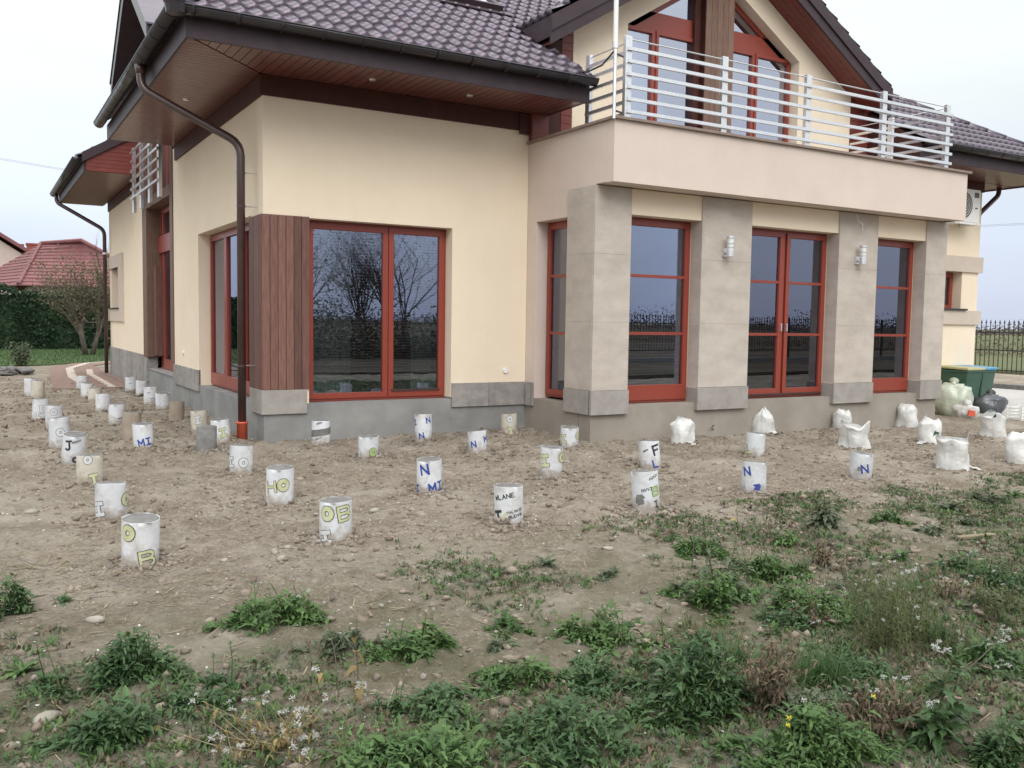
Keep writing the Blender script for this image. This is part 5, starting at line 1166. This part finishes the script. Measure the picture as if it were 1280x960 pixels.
def weed(x, y, w_, h_, kind, lab, seed, mat=None, dens=1., fl=0, grp=None, cat='weed'):
    rg = random.Random(seed*7+1); T = thing({'grass': 'grass_tuft', 'thistle': 'thistle', 'dry': 'dry_stalks'}.get(kind, 'weed_clump'), lab, cat, (x, y, gz(x, y)), group=grp)
    mb = MB(); stm = MB(); tips = []
    if kind == 'leafy':
        n = int(1500*dens*(w_/.45)**1.7*(max(h_, .1)/.2)**.4); h_ *= .85
        subs = [(rg.gauss(0, .27)*w_, rg.gauss(0, .20)*w_) for _ in range(max(5, int(15*w_/.4)))]; sh = [rg.uniform(.25, 1.25) for _ in subs]
        for k in range(n):
            qi = rg.randrange(len(subs)); sx_, sy_ = subs[qi]; dx, dy = sx_+rg.gauss(0, .07)*w_, sy_+rg.gauss(0, .06)*w_
            rr = min(1, math.hypot(dx, dy)/(w_*.5)); zt = localz(x, y, dx, dy)+h_*max(.04, (1-rr**1.6))*rg.uniform(.0, .95)*sh[qi]
            az = math.atan2(dy-sy_*.7, dx-sx_*.7)+rg.gauss(0, 1.3); L = rg.uniform(.018, .055)*min(1.05, .75+.4*h_/.2)*(1.7 if rg.random() < .06 else 1)
            leafblade(mb, (dx, dy, zt), az, rg.uniform(-.1, 1.35), L, L*rg.uniform(.12, .26), rg, lob=rg.random() < .8, droop=rg.uniform(.6, 1.8), seg=4)
        for k in range(int(10*w_/.4)):
            dx, dy = rg.choice(subs); P = stalk(stm, (dx, dy, localz(x, y, dx, dy)-.01), rg.uniform(0, 6.28), rg.uniform(.1, .6), h_*rg.uniform(.6, 1.25), rg, .003); tips.append(P[-1])
            for q in P[1:]: leafblade(mb, q, rg.uniform(0, 6.28), rg.uniform(.1, .9), rg.uniform(.03, .06), .008, rg, 1, 1., 4)
    elif kind == 'rosette':
        n = int(46*dens)
        for k in range(n):
            az = rg.uniform(0, 6.28); el = rg.uniform(.15, 1.25); L = w_*rg.uniform(.35, .62)*(.8+.3*math.sin(el)*h_/w_)
            leafblade(mb, (rg.gauss(0, .04*w_), rg.gauss(0, .04*w_), 0), az, el, L, L*rg.uniform(.09, .15), rg, lob=1, droop=rg.uniform(.7, 1.7), seg=7)
        tips.append(Vector((0, 0, h_)))
    elif kind == 'grass':
        for k in range(int(240*dens)):
            dx, dy = rg.gauss(0, .16*w_), rg.gauss(0, .16*w_); grassblade(mb, (dx, dy, localz(x, y, dx, dy)), rg.uniform(0, 6.28), rg.uniform(.5, 1.45), h_*rg.uniform(.6, 1.5), .0028, rg.uniform(.5, 1.9))
        tips.append(Vector((0, 0, h_)))
    elif kind == 'thistle':
        for s in range(3 if w_ > .3 else 1):
            az0 = rg.uniform(0, 6.28); P = stalk(stm, (rg.gauss(0, .06*w_), rg.gauss(0, .06*w_), -.02), az0, .12+.18*s, h_*(1-.22*s), rg, .006)
            for q in range(26):
                t = rg.uniform(.08, .98); i = min(4, int(t*5)); p = P[i].lerp(P[i+1], t*5-i); L = .17*(1-.65*t)*rg.uniform(.7, 1.2)*min(1.2, w_/.35)
                leafblade(mb, p, rg.uniform(0, 6.28), rg.uniform(.1, .9), L, L*.16, rg, 1, 1.2, 7)
            tips.append(P[-1])
        for k in range(int(26*dens)):
            L = w_*rg.uniform(.3, .55); leafblade(mb, (0, 0, .01), rg.uniform(0, 6.28), rg.uniform(.2, 1), L, L*.13, rg, 1, 1.2, 7)
    elif kind == 'feathery':
        for s in range(int(70*dens)):
            dx, dy = rg.gauss(0, .22*w_), rg.gauss(0, .2*w_); P = stalk(stm, (dx, dy, localz(x, y, dx, dy)-.01), rg.uniform(0, 6.28), rg.uniform(.05, .5), h_*rg.uniform(.4, 1.05), rg, .0022); tips.append(P[-1])
            for q in range(22):
                p = P[rg.randint(0, 4)].lerp(P[rg.randint(1, 5)], .5); grassblade(mb, p, rg.uniform(0, 6.28), rg.uniform(0, 1), rg.uniform(.02, .055), .0022, .6, 3)
    elif kind == 'dry':
        for s in range(int(34*dens)):
            dx, dy = rg.gauss(0, .15*w_), rg.gauss(0, .15*w_); P = stalk(stm, (dx, dy, localz(x, y, dx, dy)-.01), rg.uniform(0, 6.28), rg.uniform(.1, 1.1), h_*rg.uniform(.4, 1.1), rg, .0028); tips.append(P[-1])
            for q in range(9): leafblade(mb, P[rg.randint(1, 5)], rg.uniform(0, 6.28), rg.uniform(-.6, .8), rg.uniform(.02, .055), .006, rg, 0, 1.5, 3)
    m_ = mat or {'leafy': 'leaf', 'rosette': 'leaf_grey', 'grass': 'grassblade', 'thistle': 'leaf_grey', 'feathery': 'leaf_olive', 'dry': 'leaf_brown'}[kind]
    mb.build('leaves' if kind != 'grass' else 'blades', m_, T)
    if stm.v: stm.build('stems', 'leaf_olive' if kind != 'dry' else 'leaf_brown', T, kind='stuff')
    if fl: heads(tips, fl, rg, 'fluff', 'seed_heads', T)
    return T, tips, rg
G1 = 'low leafy weed clumps on the dirt'; G2 = 'small weed tufts on the dirt'
LW = 'low leafy green weed clump spread over the bare dirt'; LT = 'small grey-green weed tuft on the bare dirt'
weed(-1.80, -6.88, .54, .20, 'leafy', 'leafy weed clump with white seed heads just before the yellow OB tube', 1, 'leaf', 1.1, 7)
weed(-2.56, -7.22, .52, .23, 'leafy', 'broad green weed clump below the tube marked O and B', 2, 'leaf_dark', 1)
weed(-3.02, -6.05, .28, .24, 'leafy', 'green weed clump at the outer end of the dirt, past the outermost tube', 3, 'leaf_dark', .9)
weed(-2.70, -7.9, .36, .19, 'leafy', 'low weed clump between two pale stones and the yellow dead plant', 4, 'leaf_dark', 1.1)
weed(-2.36, -7.72, .30, .10, 'leafy', 'low leafy weed beside the pale stone below the first outermost tube', 6, 'leaf_dark', .8, grp=G1)
weed(-1.64, -7.44, .30, .12, 'leafy', 'low leafy weed with greyish leaves behind the upright dead stalk', 7, 'leaf_grey', .8, grp=G1)
weed(-1.36, -7.62, .42, .16, 'leafy', 'low leafy weed with pale buds right of the upright dead stalk', 8, 'leaf', .9, 3, grp=G1)
weed(-1.55, -8.22, .36, .15, 'leafy', 'low leafy weed between the sprawling dead plant and the wide bright clump', 9, 'leaf_dark', 1, grp=G1)
weed(-1.80, -8.62, .60, .17, 'leafy', 'wide bright green weed clump beside the yellow dead plant', 10, 'leaf', 1.1)
weed(-.80, -7.57, .25, .09, 'leafy', 'low leafy weed of few leaves on open dirt past the spiky rosette', 11, 'leaf', .8, grp=G1)
weed(.03, -6.64, .22, .15, 'rosette', 'lone spiky grey-green rosette in front of the BUDOWLANE tube', 12)
weed(-.39, -7.82, .44, .17, 'leafy', 'low leafy weed on open dirt halfway from the rosette to the large dark clump', 13, 'leaf', 1, grp=G1)
weed(-1.07, -8.12, .38, .13, 'leafy', 'low leafy weed behind the large dark purple-tinged clump', 14, 'leaf', .9, grp=G1)
weed(-.78, -8.26, .42, .13, 'leafy', 'low leafy weed touching the large dark purple-tinged clump', 15, 'leaf_dark', .9, grp=G1)
weed(-1.25, -8.70, .58, .20, 'leafy', 'large dark green weed clump with purple-tinged leaves in the middle', 16, 'leaf_dark', 1.1)
weed(1.21, -6.79, .40, .16, 'leafy', 'leafy weed clump with small white blooms before the leaning tube', 17, 'leaf', 1, 5)
weed(.50, -7.72, .5, .24, 'leafy', 'low leafy weed round the foot of the tall thistle', 18, 'leaf', .8, grp=G1)
weed(.62, -7.62, .34, .50, 'thistle', 'tall grey-green thistle standing over the weeds before the grape-blot tube', 118)
weed(1.29, -7.36, .42, .22, 'leafy', 'bushy weed clump with a yellow-flowered stalk', 19, 'leaf', 1, 1)
weed(2.60, -6.70, .36, .28, 'thistle', 'grey-green thistle with arching leaves before the single blue N tube', 20)
weed(1.74, -7.42, .18, .18, 'dry', 'small brown withered weed between the thistle and the bushy clump', 21)
for k, (x, y, a, b) in enumerate(((3.18, -6.83, .32, .14), (4.24, -6.65, .36, .17), (5.12, -6.45, .36, .14), (5.45, -6.51, .26, .18), (3.2, -7.21, .25, .1), (3.64, -7.19, .26, .11), (1.95, -6.91, .23, .11), (.88, -7.9, .25, .11), (1.85, -8.53, .27, .13), (-2.99, -7.0, .22, .08), (-.98, -7.76, .18, .07), (.45, -7.45, .24, .1), (6.2, -6.6, .3, .13), (4.6, -7.2, .3, .12), (.35, -6.9, .16, .06), (2.3, -7.6, .2, .1))):
    weed(x, y, a, b, 'rosette' if k % 2 else 'leafy', LT, 200+k, ('leaf_grey', 'leaf')[k % 3 == 0], .8, grp=G2)
weed(1.36, -8.03, .18, .12, 'grass', 'small tuft of coarse grass among the right-hand weeds', 28, 'leaf_grey', .6)
weed(-.52, -8.74, .50, .38, 'leafy', 'tall dense dark green weed bush beside the dried brown stalks', 29, 'leaf_dark', 1.5)
weed(-.36, -8.45, .36, .20, 'leafy', 'low leafy weed behind the tall dense weed bush', 129, 'leaf_dark', 1, grp=G1)
weed(-.24, -8.82, .26, .30, 'dry', 'dried brown stalks with withered seed heads beside the dark weed bush', 30, dens=1.6)
weed(.16, -8.78, .30, .22, 'grass', 'tuft of long arching bright green grass', 31, dens=1.5, cat='grass')
T, tp, rg = weed(.83, -8.62, .55, .38, 'feathery', 'feathery yellow-green weed with tiny white flowers', 32, dens=1.5, fl=16)
weed(1.25, -8.25, .5, .24, 'feathery', 'sparse low feathery weed with scattered white heads', 132, dens=.9, fl=12)
T, tp, rg = weed(-.45, -9.33, .62, .23, 'leafy', 'large bright green weed patch with yellow and white flowers', 33, 'leaf', 1.2)
heads(tp, 4, rg, 'yellow_flower', 'flowers', T, .010); heads(tp, 3, rg, 'fluff', 'seed_heads', T, .010)
T, tp, rg = weed(.05, -9.40, .34, .42, 'thistle', 'dark stalky thistle with white fluffy seed heads and bent stems', 34, 'leaf_dark')
heads(tp+[Vector((.05*k, .03*k, .36-.02*k)) for k in range(4)], 9, rg, 'fluff', 'seed_heads', T, .013)
weed(-.05, -9.2, .42, .22, 'dry', 'tangle of brown dead stems round the dark stalky thistle', 134, dens=1.4, fl=8)
weed(1.04, -9.05, .24, .16, 'leafy', 'small green weed with white heads beside the feathery weed', 35, 'leaf_dark', 1, 5)
weed(.14, -9.62, .30, .2, 'leafy', 'low leafy weed under the dark stalky thistle', 36, 'leaf_dark', 1.1, grp=G1)
weed(-.15, -9.0, .40, .16, 'leafy', 'low leafy weed with greyish leaves between the dried stalks and long grass', 136, 'leaf_grey', 1, grp=G1)
rgp = random.Random(99)
for k in range(40):
    x = rgp.uniform(-.2, 2.6); y = rgp.uniform(-9.5, -7.9); kd = rgp.choice(('leafy', 'leafy', 'feathery', 'dry', 'grass'))
    if y < -9.6+.55*max(0, x-.3): continue
    weed(x, y, rgp.uniform(.2, .42), rgp.uniform(.07, .2), kd, {'leafy': 'scrubby leafy weed', 'feathery': 'wispy feathery weed', 'dry': 'withered brown weed', 'grass': 'thin grass tuft'}[kd]+' in the overgrown patch around the dried brown stalks', 300+k, ('leaf_dark', 'leaf', 'leaf_grey', None)[k % 4] if kd == 'leafy' else None, .55, 4 if k % 3 == 0 else 0, grp='scrubby weeds of the overgrown patch')
# dead yellowing plant with fluff heads
rg = random.Random(77); T = thing('dead_plant', 'sprawling dead yellow plant with white fluffy seed heads', 'weed', (-2.18, -8.22, gz(-2.18, -8.22)))
stm = MB(); lv = MB(); tips = []
for k in range(46):
    P = stalk(stm, (rg.gauss(0, .07), rg.gauss(0, .05), 0), rg.uniform(2.0, 5.2) if k < 9 else rg.uniform(0, 6.28), rg.uniform(.6, 3.5), rg.uniform(.10, .34), rg, .0017); tips.append(P[-1])
    for q in range(5): leafblade(lv, P[rg.randint(1, 5)], rg.uniform(0, 6.28), rg.uniform(-.9, .6), rg.uniform(.02, .055), rg.uniform(.003, .009), rg, 0, 2.2, 4)
stm.build('stems', 'straw', T, kind='stuff'); lv.build('leaves', 'yellow_leaf', T); heads(tips, 46, rg, 'fluff', 'seed_heads', T, .013)
T = thing('dead_plant', 'upright dead stalk with curled yellow leaves among low weeds', 'weed', (-1.78, -7.98, gz(-1.78, -7.98)))
stm = MB(); lv = MB(); P = stalk(stm, (0, 0, -.01), .5, .1, .34, rg, .0035); P2 = stalk(stm, (-.06, .05, -.01), 2.5, .1, .36, rg, .003)
for q in range(7): leafblade(lv, P[1+q % 4], rg.uniform(0, 6.28), rg.uniform(-.9, .3), rg.uniform(.05, .09), .018, rg, 0, 1.2, 5)
stm.build('stems', 'bark', T, kind='stuff'); lv.build('leaves', 'yellow_leaf', T); heads([Vector((.0, -.02, .06))], 6, rg, 'fluff', 'seed_heads', T, .011)
# yellow-flowered stalk and thin stalks
for k, (x, y, h_, lab) in enumerate(((1.15, -7.3, .42, 'thin stalk with a small yellow flower before the grape-blot tube'), (.86, -7.1, .40, 'thin brown stalk with dry buds beside the yellow-flowered stalk'), (.6, -9.1, .34, 'thin bent stem with white fluffy heads arching over the dirt'))):
    T = thing('flower_stalk', lab, 'weed', (x, y, gz(x, y))); stm = MB(); P = stalk(stm, (0, 0, -.01), (2, 4, 5.6)[k], (.1, .1, 1.0)[k], h_, rg, .004); stm.build('stem', ('leaf_olive', 'bark', 'bark')[k], T)
    heads([P[-1], P[-2]], (2, 4, 8)[k], rg, ('yellow_flower', 'leaf_brown', 'fluff')[k], 'heads', T, .011)

# ------------------------------------------------------------------ stones, clods, straw, petals, seedlings
ico = bmesh.new(); bmesh.ops.create_icosphere(ico, subdivisions=2, radius=1); ico.verts.index_update()
IV = np.array([v.co[:] for v in ico.verts]); IF = np.array([[v.index for v in f.verts] for f in ico.faces]); ico.free()
ic1 = bmesh.new(); bmesh.ops.create_icosphere(ic1, subdivisions=1, radius=1); ic1.verts.index_update()
JV = np.array([v.co[:] for v in ic1.verts]); JF = np.array([[v.index for v in f.verts] for f in ic1.faces]); ic1.free()
STN = [(-2.63, -6.41, .05), (-2.92, -7.53, .055), (-1.42, -5.49, .05), (-1.42, -5.63, .045), (-1.29, -5.36, .04), (-.67, -6.19, .035), (.59, -6.55, .04), (.41, -6.23, .03), (3.03, -5.06, .06), (5.44, -5.52, .05), (-1.76, -5.5, .035), (-2.78, -3.32, .06), (2.5, -3.2, .05), (-.3, -4.5, .05), (1.2, -4.7, .06), (4.1, -6.0, .05)]
rs = np.random.RandomState(5)
for i, (x, y, r) in enumerate(STN):
    r *= .75
    q = IV*np.array([1.35, .85, .55])*r*(1+.16*np.sin(IV[:, [1]]*3+i)+.1*np.sin(IV[:, [0]]*4+2*i)+rs.normal(0, .02, (len(IV), 1)))
    o = obj('stone', fastmesh('stone', q, IF, 'stone', True), None, (x, y, gz(x, y)+r*.22), rs.uniform(0, 6), label='pale rounded stone lying on the bare dirt', category='stone', group='pale stones on the dirt')
def scatter(name, n, base_v, base_f, size_fn, pos_fn, mat, seed, flat=.75, jit=.30, sink=.12, **kw):
    rs = np.random.RandomState(seed); x, y = pos_fn(rs, n); n = len(x); z = gh_full(x, y); s = size_fn(rs, n)
    a = rs.uniform(0, 6.28, n); c, sn = np.cos(a), np.sin(a); B = base_v[None]*(1+rs.normal(0, jit, (n, len(base_v), 1))); B = B*np.stack([rs.uniform(.7, 1.5, n), rs.uniform(.6, 1.1, n), flat*rs.uniform(.6, 1.2, n)], 1)[:, None, :]
    X = (B[..., 0]*c[:, None]-B[..., 1]*sn[:, None])*s[:, None]+x[:, None]; Y = (B[..., 0]*sn[:, None]+B[..., 1]*c[:, None])*s[:, None]+y[:, None]; Z = B[..., 2]*s[:, None]+(z+s*sink)[:, None]
    V = np.stack([X, Y, Z], -1).reshape(-1, 3); F_ = (base_f[None]+(np.arange(n)*len(base_v))[:, None, None]).reshape(-1, base_f.shape[1])
    return obj(name, fastmesh(name, V, F_, mat), None, kind='stuff', **kw)
def pos_all(rs, n):
    x = rs.uniform(-4, 11, n*3); y = rs.uniform(-10, 1, n*3)
    keep = (vn(x, y, .9, 9)+.9*vn(x, y, 2.7, 10) > rs.uniform(-.55, .5, n*3)) & ~((x > 0) & (y > 0)) & ~((x > 3.9) & (y > -1.6))
    return x[keep][:n], y[keep][:n]
scatter('clods', 26000, JV, JF, lambda rs, n: .004+.026*rs.power(.22, n), pos_all, 'clod', 31, label='small clods and crumbs of dry earth over the plot', category='soil')
scatter('gravel', 4000, JV, JF, lambda rs, n: .004+.015*rs.power(.22, n), pos_all, 'stone', 32, label='scattered pale pebbles and gravel over the plot', category='gravel')
def pos_mort(rs, n):
    c = mound[np.array([0, 25, 26, 32, 33, 34, 37, 28, 22, 3, 39, 40])]; k = rs.randint(0, len(c), n); a = rs.uniform(0, 6.28, n); r = .11+np.abs(rs.normal(0, .075, n)); return c[k, 0]+r*np.cos(a)+.03, c[k, 1]+r*np.sin(a)
scatter('mortar_crumbs', 2600, JV, JF, lambda rs, n: .004+.022*rs.power(.25, n), pos_mort, 'mortar', 36, label='grey mortar crumbs spilled round the footing tubes', category='mortar')
def pos_side(rs, n): return rs.uniform(-4, -.1, n), rs.uniform(0, 14, n)
scatter('clods', 5000, JV, JF, lambda rs, n: .006+.03*rs.power(.25, n), pos_side, 'clod', 33, label='clods of earth along the side wall', category='soil')
def pos_tub(rs, n):
    k = rs.randint(0, len(mound), n); a = rs.uniform(0, 6.28, n); r = .12+np.abs(rs.normal(0, .13, n)); return mound[k, 0]+r*np.cos(a), mound[k, 1]+r*np.sin(a)
scatter('clods', 11000, JV, JF, lambda rs, n: .004+.028*rs.power(.27, n), pos_tub, 'clod', 34, label='crumbled earth heaped round the footing tubes', category='soil')
scatter('pale_chips', 2200, JV, JF, lambda rs, n: .002+.007*rs.power(.3, n), pos_all, 'petal', 37, sink=.4, label='tiny white stone chips scattered over the dirt', category='chips')
QV = np.array([[-1, -.6, 0], [1, -.6, .2], [1, .6, 0], [-1, .6, .25]]); QF = np.array([[0, 1, 2, 3]])
def pos_fore(rs, n):
    x = rs.uniform(-3.4, 3.4, n*2); y = rs.uniform(-9.8, -5.6, n*2); keep = vn(x, y, 1.4, 12) > rs.uniform(-.5, .35, n*2); return x[keep][:n], y[keep][:n]
scatter('petals', 750, QV, QF, lambda rs, n: rs.uniform(.002, .006, n), pos_fore, 'petal', 35, flat=.5, sink=.6, label='tiny white petals and seed fluff strewn among the weeds', category='petals')
def straw_mesh(n, seed, pos):
    rs = np.random.RandomState(seed); x, y = pos(rs, n); n = len(x); z = gh_full(x, y)+.006; a = rs.uniform(0, 6.28, n); L = rs.uniform(.02, .13, n); wd = rs.uniform(.0012, .003, n)
    ux, uy = np.cos(a), np.sin(a); t = rs.uniform(-.15, .25, n)
    def pt(k, s): xx = x+ux*L*k-uy*wd*s; yy = y+uy*L*k+ux*wd*s; return np.stack([xx, yy, gh_full(xx, yy)+.006+.02*np.maximum(t*k, 0)], 1)
    V = np.stack([pt(-.5, -1), pt(.5, -1), pt(.5, 1), pt(-.5, 1)], 1).reshape(-1, 3); return fastmesh('straw', V, np.arange(4*n).reshape(-1, 4), 'straw')
obj('straw', straw_mesh(1500, 41, pos_fore), kind='stuff', label='dry straw and dead stems lying on the dirt', category='straw')
obj('straw', straw_mesh(500, 42, lambda rs, n: (rs.normal(-2.7, .35, n), rs.normal(-5.2, .6, n))), kind='stuff', label='matted dry straw beside the outermost footing tube', category='straw')
def seedlings(n, seed, pos, mat, lab, h=(.015, .05)):
    rs = np.random.RandomState(seed); x, y = pos(rs, n); n = len(x); k = 7; X = np.repeat(x, k)+rs.normal(0, .012, n*k); Y = np.repeat(y, k)+rs.normal(0, .012, n*k); Z = gh_full(X, Y)-.002
    a = rs.uniform(0, 6.28, n*k); L = np.repeat(rs.uniform(*h, n), k)*rs.uniform(.5, 1.3, n*k); el = rs.uniform(.2, 1.3, n*k); wd = L*rs.uniform(.06, .17, n*k)
    d = np.stack([np.cos(a)*np.cos(el), np.sin(a)*np.cos(el), np.sin(el)], 1); s = np.stack([-np.sin(a), np.cos(a), 0*a], 1); P = np.stack([X, Y, Z], 1)
    V = np.stack([P, P+d*(L*.5)[:, None]-s*wd[:, None], P+d*L[:, None]*[1, 1, .8], P+d*(L*.5)[:, None]+s*wd[:, None]], 1).reshape(-1, 3)
    obj('seedlings', fastmesh('seedlings', V, np.arange(4*len(X)).reshape(-1, 4), mat), kind='stuff', label=lab, category='seedlings')
def pos_green(rs, n):
    x = rs.uniform(-3.6, 7, n*4); y = rs.uniform(-10, -5.6, n*4); keep = (vn(x, y, 1.1, 15)+.6*vn(x, y, 3.1, 16)+(-7.0-y)*.22+.06*x > rs.uniform(-.15, .5, n*4)); return x[keep][:n], y[keep][:n]
seedlings(13000, 51, pos_green, 'leaf_grey', 'sparse grey-green seedlings dotting the foreground dirt')
seedlings(12000, 52, pos_green, 'leaf', 'sparse green seedlings dotting the foreground dirt', (.02, .06))
seedlings(6000, 53, pos_green, 'leaf_brown', 'withered brown seedlings dotting the foreground dirt', (.02, .06))
def pos_lawn(rs, n): return rs.uniform(-6, 8, n), 20.6+rs.power(1, n)*12
def lawn_grass():
    rs = np.random.RandomState(61); n = 16000; x = rs.uniform(-7, 5, n); y = rs.uniform(19.8, 33, n); k = ~((x > -1.6) & (y < 20.8+x)); x, y = x[k], y[k]; n = len(x); z = np.full(n, .03); a = rs.uniform(0, 6.28, n); L = rs.uniform(.03, .09, n)
    P = np.stack([x, y, z], 1); s = np.stack([-np.sin(a), np.cos(a), 0*a], 1)*.012; t = np.stack([np.cos(a)*L*.5, np.sin(a)*L*.5, L], 1); V = np.stack([P-s, P+s, P+t+s*.1, P+t-s*.1], 1).reshape(-1, 3)
    obj('lawn_grass', fastmesh('lawn_grass', V, np.arange(4*n).reshape(-1, 4), 'leaf_dark'), kind='stuff', label='short mown grass of the lawn before the hedge', category='grass')
lawn_grass()
